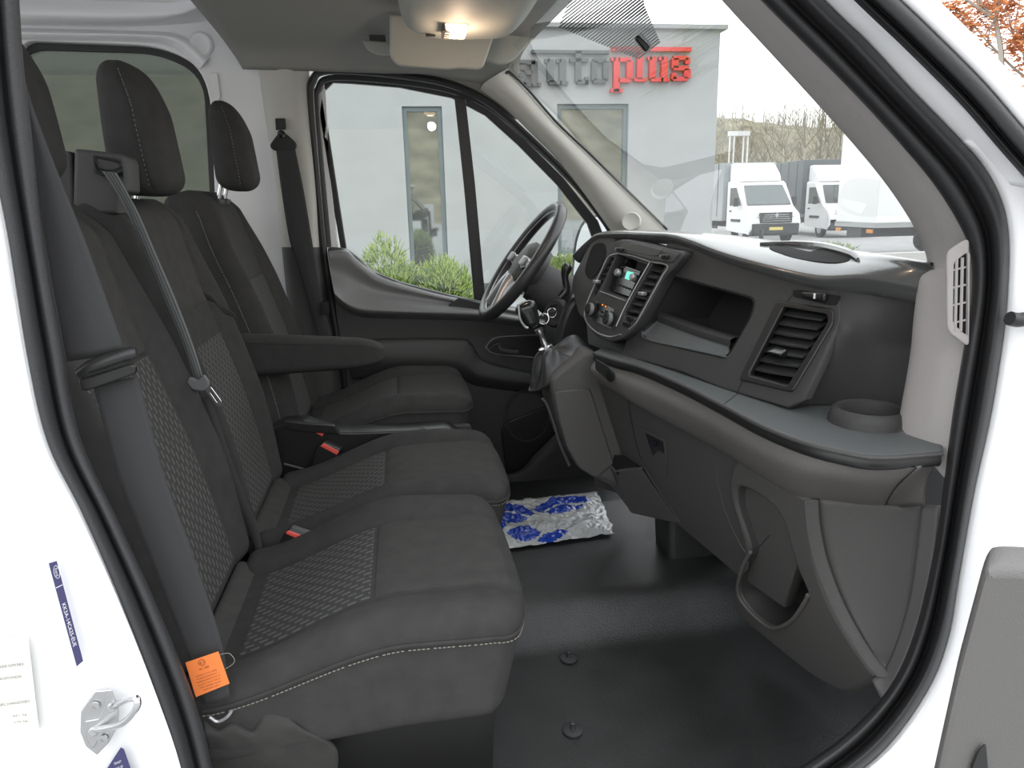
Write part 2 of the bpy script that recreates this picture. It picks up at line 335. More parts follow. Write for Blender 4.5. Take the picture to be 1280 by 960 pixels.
plate('handle_recess', [rc], (0, -.004, 0), blk, dr, bv=.002)
MB().tube(spl(Ys([(607, 434), (618, 423), (645, 420), (680, 421)], 1.712)+Ys([(684, 446), (650, 445), (618, 442), (607, 434)], 1.712), 40), .003, n=6).out('recess_rim', doorl, dr)
MB().tube(spl(Ys([(611, 436), (622, 430), (626, 437), (640, 440), (648, 440)], 1.70), 14), [.003+.006*sm(i/6) for i in range(14)], n=8).out('door_handle', plasm, dr)
plate('lower_pocket', [rnd(Ys([(625, 530), (700, 500), (790, 520), (790, 640), (650, 640), (632, 590)], 1.718), .04, 5)], (0, -.01, 0), blk, dr, bv=.004)
MB().tube([PY(659, 520, 1.705)+V((math.cos(a)*.085, 0, math.sin(a)*.10)) for a in [k*math.pi/18 for k in range(36)]], .004, True, 6).out('speaker_ring', plas, dr)
loft('map_pocket', [Ys([(560, 590), (640, 592), (672, 565), (730, 505)], 1.68), Ys([(560, 600), (645, 602), (684, 575), (745, 515)], 1.66), Ys([(560, 680), (650, 672), (700, 640), (760, 600)], 1.66)], plas, dr, nu=20, nv=14, thick=.01)
# window reveal switch panel
plate('window_blank', [rnd(Ys([(560, 381), (573, 372), (602, 379), (602, 388), (562, 384)], 1.694), .006)], (0, -.006, 0), blk, dr, bv=.002)
# ---- windscreen and pillars
def wsp(y, z):   # windscreen surface
    t = (z-1.55)/.53; e = 1-((y-.9)/.77)**2
    k = .85+.09*(y-.13)/1.54; return V((k+(.40-k)*t+.06*e, y, z))
vs = []; N1, N2 = 30, 20
for i in range(N1+1):
    for j in range(N2+1): vs.append(wsp(.13+1.54*i/N1, 1.53+.60*j/N2))
ws = mk('window_1', vs, [(i*(N2+1)+j, (i+1)*(N2+1)+j, (i+1)*(N2+1)+j+1, i*(N2+1)+j+1) for i in range(N1) for j in range(N2)], G_wind, kind='structure')
# dotted sun band with the sensor foot
poly = [(698, 34), (722, -24), (800, -24), (806, 8), (826, 54), (798, 74)]
mb = MB(); dx, dy = .78, -.62; k = -70
while k < 120:   # printed rows of the shade screen, each clipped to its outline
    ox, oy = 700+k*.62, 30+k*.78; ts = []
    for (ax0, ay0), (bx0, by0) in zip(poly, poly[1:]+poly[:1]):
        ex, ey = bx0-ax0, by0-ay0; den = dx*ey-dy*ex
        if abs(den) > 1e-6:
            t = ((ax0-ox)*ey-(ay0-oy)*ex)/den; u = ((ax0-ox)*dy-(ay0-oy)*dx)/den
            if 0 <= u <= 1: ts.append(t)
    if len(ts) >= 2:
        t0, t1 = min(ts), max(ts); wd = .95+.35*sm((k-10)/60)
        q = [PW(ox+dx*t+.62*w_, oy+dy*t+.78*w_, -.012) for t, w_ in ((t0, -wd), (t1, -wd), (t1, wd), (t0, wd))]; mb.add(q, [(0, 1, 2, 3)])
    k += 3.3
scr = mb.out('shade_screen', blk, ws, kind='stuff')
c = PW(804, 53, -.02); a = (PW(796, 44, -.02)-PW(811, 62, -.02)).normalized(); q = WN.normalized()
rbox('sensor_foot', (.020, .008, .010), .006, gloss, ws, lambda p: c+a*p.x+a.cross(q)*p.y-q*p.z, 10, 6, 6)
# far A pillar: cream trim
ed = [(634, 86), (658, 112), (694, 153), (735, 192), (775, 231), (832, 287)]
loft('trim_6', [Ys([(600, 112), (630, 134), (662, 165), (695, 198), (725, 235), (766, 292)], 1.72), Ys([(605, 104), (634, 125), (666, 157), (701, 192), (733, 230), (776, 290)], 1.67), Ys([(620, 94), (644, 118), (678, 153), (714, 190), (750, 230), (802, 290)], 1.65), Ys(ed, 1.665), [p+V((-.004, .03, 0)) for p in Ys(ed, 1.665)]], cream, nu=30, nv=24, kind='structure')
MB().tube(spl(Ys([(632, 92), (638, 91)]+[(a+2, b) for a, b in ed[1:]], 1.657), 40), .0045, n=6).out('trim_7', rub, kind='structure')
c = PY(789, 277, 1.60); MB().lathe(c, V((-.5, -1, .35)), [(.035, -.01), (.034, 0), (.030, .004), (.027, .002), (.001, .002)], 30, cap=False).out('tweeter_grille', cream, bpy.data.objects['trim_6'])
# near A pillar: grey trim with the demister vent
inner = [(950, 0), (1000, 50), (1065, 115), (1130, 186), (1170, 235), (1200, 284), (1213, 320), (1214, 370), (1205, 430), (1190, 520), (1180, 600)]
edge = [(902, 0), (948, 50), (1008, 115), (1072, 186), (1115, 240), (1146, 290), (1160, 330), (1150, 352), (1143, 400), (1138, 450), (1124, 530)]
ext = lambda l, d: [(l[0][0]+d[0], l[0][1]+d[1])]+l
inner2 = ext(inner, (-200, -205)); edge2 = ext(edge, (-190, -210))
mid = [((a*.5+c*.5), (b*.5+d*.5)) for (a, b), (c, d) in zip(inner2, edge2)]
loft('trim_8', [[p+V((.03, .03, .01)) for p in Ys(edge2, .15)], Ys(edge2, .14), Ys(mid, .085), Ys([(a+3, b) for a, b in inner2], .045)], beige, nu=60, nv=20, kind='structure')
t8 = bpy.data.objects['trim_8']
vpts = [(1192, 322), (1205, 313), (1209, 420), (1191, 408)]
def VP(l, o=0): return [PL(a, b, (.375, 1, 0), .3325+o) for a, b in l]
plate('vent_frame', [rnd(VP([(1181, 314), (1209, 296), (1209, 434), (1182, 414)]), .010), rnd(VP([(1190, 328), (1207, 315), (1206, 419), (1189, 404)]), .005)], (0, -.005, 0), beige, t8, bv=.003)
plate('vent_opening', [VP([(1188, 322), (1208, 308), (1207, 426), (1186, 408)], .0)], (0, -.001, 0), hole, t8, bv=.0003)
for k in range(4):
    y = 335+22*k; MB().tube(VP([(1190, y+3), (1207, y-1)], -.003), .0016, n=6).out('vent_slat', beige, t8)
for x in (1195, 1202): MB().tube(VP([(x+1, 322), (x-1, 414)], -.004), .0022, n=6).out('vent_slat', beige, t8)
# ---- near door opening: rubber seal, white jambs
Ri = ext(inner[:-1]+[(1180, 600), (1167, 690), (1143, 790), (1112, 858), (1060, 915), (990, 965), (880, 1030)], (-200, -205))
Ro = [(833, -205), (1033, 0), (1085, 50), (1140, 110), (1192, 163), (1228, 202), (1252, 245), (1262, 290), (1262, 350), (1256, 420), (1240, 520), (1220, 610), (1200, 720), (1186, 800), (1158, 868), (1100, 945), (1010, 1010), (900, 1080)]
n_ = 120; ri = spl([V((a, b, 0)) for a, b in Ri], n_); ro = spl([V((a, b, 0)) for a, b in Ro], n_)
def band(fr, Y): return [PY(a.x*(1-fr)+b.x*fr, a.y*(1-fr)+b.y*fr, Y) for a, b in zip(ri, ro)]
prof = [(0, .06), (.03, .035), (.2, .02), (.36, .018), (.42, .028), (.5, .026), (.58, .005), (.75, -.008), (.92, -.002), (1, .015)]
loft('trim_9', [band(a, b) for a, b in prof], rub, nu=n_, nv=46, kind='structure')
# left branch of the seal
Li = [(18, -200), (22, -60), (28, 60), (40, 170), (55, 300), (78, 430), (100, 545), (150, 655), (200, 765), (245, 880), (270, 980), (290, 1100)]
Lo = [(-52, -200), (-40, -60), (-30, 60), (-20, 160), (7, 290), (33, 450), (58, 555), (100, 640), (146, 745), (192, 865), (224, 965), (250, 1100)]
n_ = 90; ri = spl([V((a, b, 0)) for a, b in Li], n_); ro = spl([V((a, b, 0)) for a, b in Lo], n_)
loft('trim_10', [band(a, b) for a, b in [(0, .055), (.06, .03), (.25, .02), (.38, .022), (.45, .034), (.52, .024), (.7, .006), (.9, .0), (1, .012)]], rubg, nu=n_, nv=40, kind='structure')
bl = band(.97, 0.006)
loft('wall_right', [bl, [p+V((-.02, -.01, 0)) for p in bl], [V((-.60, -.01, p.z)) for p in bl], [V((-.95, .0, p.z)) for p in bl]], white, nu=60, nv=16, thick=.004, kind='structure')
n_ = 120; ri = spl([V((a, b, 0)) for a, b in Ri], n_); ro = spl([V((a, b, 0)) for a, b in Ro], n_)
br_ = band(.98, .008)[30:]
loft('wall_front', [br_, [p+V((.015, -.012, 0)) for p in br_], [V((max(.90, p.x+.1), -.02, p.z)) for p in br_], [V((1.2, -.02, p.z)) for p in br_]], white, nu=60, nv=16, thick=.004, kind='structure')
# white strip of the door aperture above, door frame seal, white outer frame of the open door
bt = band(.98, .008)[:46]
st = [(700, -235), (900, -160), (1067, 0), (1127, 60), (1190, 125), (1240, 180), (1290, 235), (1340, 290)]
loft('trim_11', [bt[:40], Ys([(880, -205), (1069, -2), (1129, 56), (1194, 121), (1244, 178), (1294, 235)], -.02)], white, nu=40, nv=8, thick=.004, kind='structure')
# ---- open passenger door at the right of the frame
d2 = thing('door_2', (.72, -.3, .65), kind='structure')
A_ = [(1010, -60), (1067, 0), (1130, 60), (1200, 130), (1250, 188), (1300, 245), (1360, 320)]
loft('door_seal', [Ys(A_, -.03), Ys([(a+6, b-5) for a, b in A_], -.045), Ys([(a+11, b-10) for a, b in A_], -.035), Ys([(a+14, b-13) for a, b in A_], -.055), Ys([(a+27, b-25) for a, b in A_], -.058), Ys([(a+30, b-28) for a, b in A_], -.045)], rub, d2, nu=50, nv=30)
B_ = [(a+29, b-27) for a, b in A_]
loft('window_frame', [Ys(B_, -.046), Ys([(a+3, b-3) for a, b in B_], -.052), Ys([(a+11, b-11) for a, b in B_], -.056), Ys([(a+21, b-21) for a, b in B_], -.05), Ys([(a+24, b-23) for a, b in B_], -.02)], white, d2, nu=50, nv=20)
tp = [(1228, 716), (1240, 709), (1290, 711), (1400, 715), (1420, 1050), (1148, 1050), (1192, 850)]
plate('trim_panel', [rnd(Ys(tp, -.3), [.02, .02, 0, 0, 0, 0, .02], 4)], (.05, .05, 0), mat('door_grey_trim', (.12, .115, .11), .5, bump=.4, scale=500), d2, bv=.012)
plate('panel_slot', [rnd(Ys([(1214, 958), (1222, 938), (1231, 928), (1236, 990), (1212, 1000)], -.303), .004)], (0, -.002, 0), blk, d2, bv=.0005)
MB().tube(spl(Ys([(1262, 398), (1272, 400), (1285, 399), (1310, 402)], -.03), 20), .010, n=10).out('harness_sleeve', rub, d2)
# near door sill
loft('trim_12', [[(-.3, .10, .65), (.2, .10, .65), (.6, .10, .65), (.8, .10, .67)], [(-.3, .075, .668), (.2, .075, .668), (.6, .075, .668), (.8, .075, .688)], [(-.3, .03, .668), (.2, .03, .668), (.6, .03, .668), (.8, .03, .69)], [(-.3, .01, .62), (.2, .01, .62), (.6, .01, .62), (.8, .01, .64)]], rubg, nu=20, nv=16, kind='structure')
# things fixed on the near B pillar

# ================================================================ SEATS
def gs(x, c, s): return math.exp(-((x-c)/s)**2)
def cushion(parent, yc, hw, x0, x1, z0, th, label=None, yi=None, seam=.03, sr=.0009, sm_=None):
    """seat cushion: rounded box from x0 (back) to x1 (front), top height z0"""
    cx, hx = (x0+x1)/2, (x1-x0)/2; iw = hw*.60 if yi is None else yi
    def top(x, y):
        t = (x-x0)/(x1-x0); b = (y-yc)/hw
        z = -.098*(1-sm(t/.62)) - .018*sm((t-.86)/.14)                # rises to the thigh edge
        z += .024*sm((abs(b)-.55)/.25)*(.5+.5*sm((1-t)/.5)) - .012*sm((abs(b)-.85)/.15)
        z -= .007*gs(abs(y-yc), iw, .0035)
        if abs(y-yc) < iw: z -= .006*gs(x, seam-.0, .003)
        return z
    def D(p):
        t = (p.z/(th/2)+1)/2; x = cx+p.x; y = yc+p.y*(1-.03*abs(p.x/hx))
        fr = sm((p.x/hx-.55)/.45); x -= .035*fr*(1-t)*1.2 + .03*fr*(p.y/hw)**4
        z = z0-th/2+p.z+top(x, y)*(.25+.75*t)
        if abs(p.y) > hw*.9: y -= math.copysign(.004*gs(p.z, th*.22, .006), p.y)
        return V((x, y, z))
    c = rbox('cushion', (hx, hw, th/2), .028, fab, parent, D, 70, 56, 14, label=label)
    def patch(nm, xa, xb, m, w0=iw-.004):
        n1, n2 = 26, 22; vs = []; uv = []
        for i in range(n1+1):
            for j in range(n2+1):
                x = xa+(xb-xa)*i/n1; y = yc-w0+2*w0*j/n2; tt = (x-x0)/(x1-x0)
                vs.append((x-.03*sm(((x-cx)/hx-.55)/.45)*((y-yc)/hw)**4, y, z0+top(x, y)+.0012-.003*(sm((abs(y-yc)-w0+.008)/.008)))); uv.append((x, y))
        return mk(nm, vs, [(i*(n2+1)+j, (i+1)*(n2+1)+j, (i+1)*(n2+1)+j+1, i*(n2+1)+j+1) for i in range(n1) for j in range(n2)], m, c, uvs=uv)
    patch('patterned_insert', x0+.055, seam-.004, fabp); patch('plain_insert', seam+.004, x1-.030, fabm)
    def rb(p, rr=.028):
        H = V((hx, hw, th/2)); q = V([max(-(H[a]-rr), min(H[a]-rr, p[a])) for a in range(3)]); d = p-q; return q+d.normalized()*rr if d.length > 1e-9 else p
    zz = th*.26
    pth = [V((-hx+.02+(2*hx-.02)*i/40, -hw, zz)) for i in range(41)]+[V((hx, -hw+2*hw*i/30, zz)) for i in range(1, 31)]
    def edge(o, dz): return [D(rb(p))+V((o*(1 if p.x >= hx-.02 else 0), -o*(1 if p.y <= -hw+.02 else 0), dz)) for p in pth]
    MB().tube(edge(.0015, .006), .0036, n=6).out('piping', fab, c)
    stitches('stitching', edge(.0035, -.001), sm_ or stit, c, L=.007, r=sr)
    return c
def backrest(parent, yc, hw, base, topp, th, label=None, taper=0, strap=False, flat=False, seam=.62, iw=None, ztop=None):
    """base and topp: (x, z) of the front face's centre at the foot and the head of the backrest"""
    B = V((base[0], 0, base[1])); T = V((topp[0], 0, topp[1])); up = (T-B).normalized(); L = (T-B).length; fr = V((up.z, 0, -up.x)); iw = iw or hw*.64
    def face(s, y):
        b = abs(y-yc)/hw; f = .032*sm((b-.62)/.3)*sm((1.02-s)/.45)*(.6+.4*sm(s/.3))-.012*sm((b-.86)/.14)
        f += .012*gs(s, .35, .25)-.03*sm((s-.9)/.1)
        f -= .007*gs(abs(y-yc), iw*(1+.12*sm((s-.7)/.3)), .0035)
        if abs(y-yc) < iw: f -= .006*gs(s, seam, .005)
        return f
    def D(p):
        s = (p.x/(L/2)+1)/2; t = (p.z/(th/2)+1)/2; ww = 1-taper*sm((s-.72)/.28)-.05*(1-sm(s/.12))
        y = yc+p.y*ww; q = face(s, yc+p.y)*(t if t > .2 else .2*0)+(-.03*(1-t)*sm((s-.8)/.2))*0
        if abs(p.y) > hw*.9: y -= math.copysign(.004*gs(p.z, th*.20, .006), p.y)
        return B+up*(p.x+L/2)+fr*(p.z-th/2+q)+V((0, y, 0))
    c = rbox('backrest', (L/2, hw, th/2), .035, fab, parent, D, 84, 56, 14, label=label)
    def patch(nm, sa, sb, m, w0=iw-.004):
        n1, n2 = 26, 22; vs = []; uv = []
        for i in range(n1+1):
            for j in range(n2+1):
                s = sa+(sb-sa)*i/n1; w1 = w0*(1+.12*sm((s-.7)/.3)); y = yc-w1+2*w1*j/n2; ww = 1-taper*sm((s-.72)/.28)-.05*(1-sm(s/.12))
                f = face(s, y)-.003*sm((abs(y-yc)-w1+.008)/.008)+.0012
                vs.append(B+up*(s*L)+fr*f+V((0, yc+(y-yc)*ww, 0))); uv.append((s*L, y))
        return mk(nm, vs, [(i*(n2+1)+j, (i+1)*(n2+1)+j, (i+1)*(n2+1)+j+1, i*(n2+1)+j+1) for i in range(n1) for j in range(n2)], m, c, uvs=uv)
    patch('patterned_insert', .045, (seam-.095 if strap else seam)-.006, fabp)
    if strap:
        patch('pocket_band', seam-.095+.006, seam-.006, fab)
    patch('plain_insert', seam+.006, .95, fabm)
    ss = [.06+.86*i/30 for i in range(31)]
    stitches('stitching', [D(V((s*L-L/2, -hw+.001, th*.22)))+V((0, -.003, 0)) for s in ss], stit, c)
    c['up'] = 0; del c['up']
    return c, (B, up, fr, L)
def headrest(parent, yc, cx, z0, z1, hw, th, lean=.05, label=None):
    cz = (z0+z1)/2; hz = (z1-z0)/2
    def D(p):
        s = p.z/hz; y = yc+p.y*(1-.13*sm((s)/1.0)-.05*sm(-s)); x = cx+p.x*(1-.14*s)-lean*(p.z)-.02*sm((s-.2)/.8)*(p.x/th+.5)+.010*(1-(p.y/hw)**2)*(1 if p.x > 0 else -.3)
        if abs(p.x-th*.22) < .02: y -= math.copysign(.0035*gs(p.x, th*.22, .004)*sm((abs(p.y)/hw-.7)/.2), p.y)
        return V((x, y, cz+p.z))
    h = rbox('headrest', (th/2, hw, hz), .045, fab, parent, D, 26, 26, 30, label=label)
    stitches('stitching', [D(V((th*.22+.004, -hw+.001, -hz*.85+1.72*hz*i/24)))+V((.0, -.0012, 0)) for i in range(25)], stit, h, r=.0007)
    for s in (-1, 1):
        a = V((cx-.03, yc+s*hw*.42, z0+.03)); MB().tube([a, a+V((-.035, 0, -.12))], .0065, n=10).out('headrest_post', chrome, h)
        MB().lathe(a+V((-.015, 0, -.050)), (-.1, 0, -1), [(.017, 0), (.019, .004), (.017, .02), (.012, .02)], 16).out('post_sleeve', blk, h)
    return h
bench = thing('double_passenger_seat', (-.1, .58, .63), 'black fabric two-place passenger bench with patterned seat centres nearest the open door', 'seat')
cushion(bench, .337, .252, -.355, .183, 1.03, .19, 'cushion nearest the open door', yi=.152, seam=-.08)
cushion(bench, .828, .222, -.355, .235, 1.03, .17, 'cushion in the middle of the cab', yi=.14, seam=-.067, sr=.0007)
b1, f1 = backrest(bench, .365, .230, (-.362, .94), (-.552, 1.678), .13, 'backrest nearest the open door')
b2, f2 = backrest(bench, .825, .215, (-.362, .94), (-.540, 1.695), .13, 'backrest in the middle with a grey loop', strap=True, seam=.655)
headrest(bench, .365, -.605, 1.70, 1.945, .125, .105, label='headrest nearest the open door')
headrest(bench, .85, -.545, 1.685, 1.955, .105, .10, label='headrest of the middle place')
# connecting flap of cushion to backrest
rbox('rear_flap', (.036, .19, .03), .015, fabm, bench, lambda p: V((-.345+p.x+.3*p.z, .35+p.y, .905+p.z-.5*p.x)), 8, 12, 8)
rbox('rear_flap', (.036, .18, .03), .015, fabm, bench, lambda p: V((-.345+p.x+.3*p.z, .83+p.y, .91+p.z-.5*p.x)), 8, 12, 8)
rbox('lower_back_filler', (.05, .49, .15), .02, blk, bench, lambda p: V((-.47+p.x, .66+p.y, .84+p.z)), 6, 10, 6)  # added black block that stops light leaking through under the backrests
# loop on the middle backrest
lp = [PY(*a, .86) for a in [(238, 372), (248, 376), (258, 388), (268, 392), (276, 397)]]
loft('pull_loop', [[p+V((.03, 0, .010)) for p in spl(lp, 10)], [p+V((.038, 0, -.008)) for p in spl(lp, 10)]], fab, b2, nu=20, nv=4, thick=.003)
# belt tower on the shoulder of the bench
tw = [(92, 186), (100, 186), (152, 192), (158, 200), (160, 240), (148, 243), (148, 268), (90, 268)]
tower = plate('belt_tower', [rnd(Ys(tw, .62), [.005, .01, .01, .01, .005, .005, .005, 0], 4)], (-.012, .11, 0), plasm, bench, bv=.008)
plate('tower_side', [rnd([p+V((-.015, .0, 0)) for p in Ys([(76, 190), (100, 188), (104, 268), (80, 268)], .625)], .01)], (-.01, .10, 0), plas, bench, bv=.006)
plate('slot_frame', [rnd(Ys([(116, 193), (152, 201), (156, 222), (118, 217)], .617), .006), rnd(Ys([(120, 197), (149, 204), (152, 218), (122, 213)], .617), .004)], (0, -.003, 0), blk, tower, bv=.001)
plate('slot_opening', [Ys([(118, 195), (151, 203), (154, 220), (120, 215)], .618)], (0, -.0015, 0), plasm, tower, bv=.0003)
loft('slot_lip', [Ys([(117, 202), (125, 211), (140, 213), (153, 208)], .612), Ys([(119, 214), (127, 219), (140, 221), (154, 214)], .603)], blk, tower, nu=16, nv=6, thick=.003)
# seat bases
rbox('seat_base', (.20, .42, .13), .02, blk, bench, lambda p: V((-.08+p.x+.05*p.z, .60+p.y, .755+p.z)), 8, 10, 6)
# side cloth skirt near the door with the buckle anchor
sk = [(250, 880), (262, 900), (290, 915), (340, 932), (352, 960), (340, 990), (280, 985), (262, 950)]
loft('cloth_skirt', [Ys([(255, 895), (272, 912), (292, 902), (318, 912), (330, 886), (345, 884)], .10), Ys([(256, 915), (275, 918), (292, 912), (318, 920), (340, 906), (380, 912)], .085), Ys([(262, 940), (290, 945), (310, 945), (340, 950), (380, 940), (420, 935)], .10), Ys([(268, 985), (290, 990), (320, 990), (350, 990), (390, 985), (420, 975)], .13)], fabm, bench, nu=30, nv=20, thick=.006)
MB().tube(spl(Ys([(290, 878), (300, 885), (314, 897), (330, 898)], .11), 14), .007, n=8).out('anchor_bolt', gloss, bench)

drv = thing('driver_seat', (-.1, 1.40, .63), 'single black fabric driver seat with fold-down armrest behind the steering wheel', 'seat')
cushion(drv, 1.405, .238, -.34, .205, 1.085, .17, yi=.15, seam=-.035, sr=.0006, sm_=fab)
db, df = backrest(drv, 1.40, .232, (-.325, .98), (-.518, 1.722), .13, taper=.30, seam=.64)
headrest(drv, 1.40, -.47, 1.705, 1.952, .092, .084)
def arm(p):
    s = (p.x/.205+1)/2; k = math.sqrt(max(.05, 1-.8*max(0, (s-.78)/.22)**2)); r = V((-.265+p.x, 1.135+p.y*(.6+.4*k), 1.265+p.z*(1-.36*s)*k-.014*s))
    return r
ar = rbox('armrest', (.205, .033, .062), .030, fab, drv, arm, 44, 12, 16)
stitches('seam', [arm(V((-.19+.385*i/20, -.033, .040)))+V((0, -.001, 0)) for i in range(21)], blk, ar, L=.01, r=.001)
rbox('seat_base', (.20, .22, .15), .02, blk, drv, lambda p: V((-.06+p.x, 1.40+p.y, .785+p.z)), 8, 10, 6)
plate('side_shield', [rnd(Ys([(352, 540), (360, 520), (430, 538), (590, 530), (592, 600), (352, 640)], 1.155), .02)], (0, .02, 0), plas, drv, bv=.006)
# box between the seats
cb = thing('centre_storage_box', (-.1, 1.10, .63), 'black plastic box in the gap between middle and driver seats', 'storage box')
plate('bin', [rnd(Ys([(334, 540), (352, 530), (380, 528), (415, 540), (440, 541), (520, 538), (560, 535), (600, 560), (600, 620), (334, 650)], 1.06), .01)], (0, .08, 0), blk, cb, bv=.005)
plate('lid', [rnd(Ys([(355, 526), (378, 529), (418, 532), (425, 543), (380, 540), (356, 536)], 1.055), .004)], (0, .02, 0), blk, cb, bv=.002)
MB().tube(Ys([(355, 580), (378, 586), (395, 592), (400, 600)], 1.045), .004, n=6).out('rim', plasm, cb)
plate('cable_clip', [Ys([(518, 540), (530, 534), (534, 537), (524, 543)], 1.05)], (0, .01, 0), shelfm, cb, bv=.001)
# ---- buckles
def buckle(px, Y, label):
    (a, b, c, d), stem = px
    T_ = thing('belt_buckle', PY(*stem[2], Y+.02), label, 'buckle', 'red-topped belt buckles between the seats')
    plate('housing', [rnd(Ys(stem, Y), .004)], (.006, .025, 0), blk, T_, bv=.004)
    q = Ys([a, b, c, d], Y-.001); plate('button', [rnd(q, .003)], (.006, .022, .0), redb, T_, bv=.002)
    return T_
buckle((((356, 667), (360, 663), (390, 674), (387, 681)), [(354, 668), (361, 661), (392, 672), (388, 683), (372, 692), (340, 706), (344, 690)]), .56, 'red-topped belt buckle nearest the camera, between the two passenger cushions')
buckle((((400, 558), (404, 554), (424, 564), (421, 569)), [(398, 558), (404, 552), (426, 562), (422, 572), (412, 592), (386, 596), (392, 576)]), 1.03, 'red-topped belt buckle at the middle seat, lower of the two by the storage box')
buckle((((384, 536), (388, 533), (405, 541), (403, 546)), [(382, 537), (388, 531), (407, 541), (404, 549), (398, 565), (378, 565), (384, 552)]), 1.06, 'red-topped belt buckle against the driver seat, farther of the two by the storage box')
# ---- seat belts
def ribbon(name, L, R, Y, m, parent, th=.0016, n=50, bow=0, label=None):
    l = spl(Ys(L, Y), n); r = spl(Ys(R, Y), n); mid = [(a+b)*.5+V((0, -bow, 0)) for a, b in zip(l, r)]
    return loft(name, [l, mid, r], m, parent, nu=n, nv=9, thick=th, label=label)
s1 = thing('seat_belt', PY(262, 895, .09), 'wide black seat belt with an orange tag beside the near door pillar', 'seat belt')
ribbon('webbing', [(12, -60), (20, 60), (40, 190), (60, 320), (84, 452)], [(18, 20), (34, 112), (72, 215), (108, 305), (157, 440)], .075, webm, s1, bow=.004, label='upper run of webbing')
ribbon('webbing', [(116, 480), (132, 540), (152, 610), (190, 705), (240, 832), (256, 880)], [(172, 470), (188, 530), (206, 596), (240, 690), (276, 800), (288, 872)], .080, webm, s1, bow=.003, label='lower run of webbing')
# stopper with tongue: two dark bars
ho = thing('belt_holder', PY(132, 470, .065), 'black plastic tongue holder clipped around the near seat belt', 'belt clip')
MB().tube(spl(Ys([(98, 468), (112, 459), (135, 450), (160, 442), (171, 440)], .062), 16), [.007+.003*math.sin(i/15*math.pi) for i in range(16)], n=10, ratio=.7).out('upper_bar', blk, ho)
plate('lower_bar', [rnd(Ys([(101, 473), (168, 453), (173, 456), (172, 466), (112, 487), (104, 486)], .066), .004)], (0, -.009, 0), blk, ho, bv=.003)
plate('slot', [Ys([(108, 468), (160, 452), (161, 455), (109, 471)], .052)], (0, -.001, 0), hole, ho, bv=.0002)
tgp = Ys([(232, 828), (273, 814), (287, 854), (245, 871)], .068)
tg = plate('orange_tag', [tgp], (0, -.001, 0), mat('orange_label', (.85, .22, .05), .6), s1, bv=.0002)
xd = tgp[1]-tgp[0]; yd = tgp[0]-tgp[3]; cc = sum(tgp, V())/4+V((0, -.002, 0)); ink = mat('label_ink', (.12, .04, .02), .8)
MB().tube([cc+yd*.36-xd*.05+V((math.cos(k*math.pi/10)*.0045, 0, math.sin(k*math.pi/10)*.0045)) for k in range(20)], .0003, True, 4).out('print', ink, tg)
text('print', 'E 1', cc+yd*.36-xd*.05, xd, yd, .005, .003, ink, tg)
text('print', '06 1488', cc+yd*.20-xd*.03, xd, yd, .014, .0028, ink, tg)
for k, wd in enumerate((.030, .032, .034, .033, .031, .024)):
    text('print', ['MODEL E13/7/1 SERIE', 'TO ELECTROMAGNETIC F', 'MINIMUM LENGTH AT 25', 'CLASS A 10 KN TEST R', 'TYPE ONE BELT 20 AM', 'TRIM DATE 5490'][k], cc+yd*(.04-.085*k), xd, yd, wd, .0019, ink, tg)
MB().tube(spl(Ys([(273, 819), (280, 817), (287, 817), (293, 824), (291, 830), (282, 836)], .07), 16), .0005, n=5).out('tag_string', stit, s1)
MB().tube(spl(Ys([(262, 896), (272, 902), (284, 896), (290, 888)], .085), 12), .0025, n=6).out('anchor_ring', silver, s1)
s2 = thing('seat_belt', PY(327, 690, .58), 'thin grey seat belt running down from the tower on the bench backrest', 'seat belt')
ribbon('webbing', [(128, 214), (143, 236), (160, 268), (178, 310), (205, 375), (228, 430), (246, 483)], [(146, 216), (157, 236), (174, 268), (192, 310), (220, 375), (241, 430), (256, 478)], .575, webg, s2, bow=.003)
for k in (-1, 0, 1):
    f = .5+.26*k; l_ = [(128, 214), (143, 236), (160, 268), (178, 310), (205, 375), (228, 430), (246, 483)]; r_ = [(146, 216), (157, 236), (174, 268), (192, 310), (220, 375), (241, 430), (256, 478)]
    MB().tube(spl(Ys([(a[0]*(1-f)+b[0]*f, a[1]*(1-f)+b[1]*f) for a, b in zip(l_, r_)], .571), 40), .0006, n=4).out('woven_rib', webm, s2)
ribbon('webbing', [(252, 497), (272, 560), (295, 625), (314, 670), (322, 700)], [(262, 494), (284, 560), (306, 620), (324, 665), (329, 697)], .572, webm, s2, bow=.002, label='lower darker run of webbing')
tn = thing('belt_tongue', PY(262, 490, .56), 'metal belt tongue with grey grip hanging on the thin middle belt', 'belt tongue')
plate('grip', [rnd(Ys([(234, 476), (238, 470), (248, 474), (256, 467), (263, 476), (262, 483), (255, 488), (242, 486)], .562), .004)], (0, -.010, 0), webg, tn, bv=.003)
plate('plate', [rnd(Ys([(256, 486), (264, 483), (278, 502), (276, 508), (271, 507)], .558), .003), rnd(Ys([(263, 490), (266, 489), (274, 501), (272, 503)], .558), .001)], (0, -.003, 0), chrome, tn, bv=.0006)
s3 = thing('seat_belt', PY(400, 400, 1.68), 'black seat belt hanging from the pale pillar behind the driver seat', 'seat belt')
ribbon('webbing', [(345, 186), (352, 240), (362, 300), (372, 330), (392, 400), (400, 440)], [(369, 186), (380, 240), (390, 300), (400, 360), (412, 410), (418, 440)], 1.665, webm, s3, bow=.004)
plate('slot_guide', [rnd(Ys([(344, 148), (357, 148), (358, 162), (345, 163)], 1.69), .004)], (0, -.004, 0), blk, s3, bv=.001)
plate('guide_cover', [rnd(Ys([(352, 162), (372, 180), (370, 188), (342, 189), (337, 182)], 1.675), .012, 4)], (0, -.012, 0), blk, s3, bv=.004)
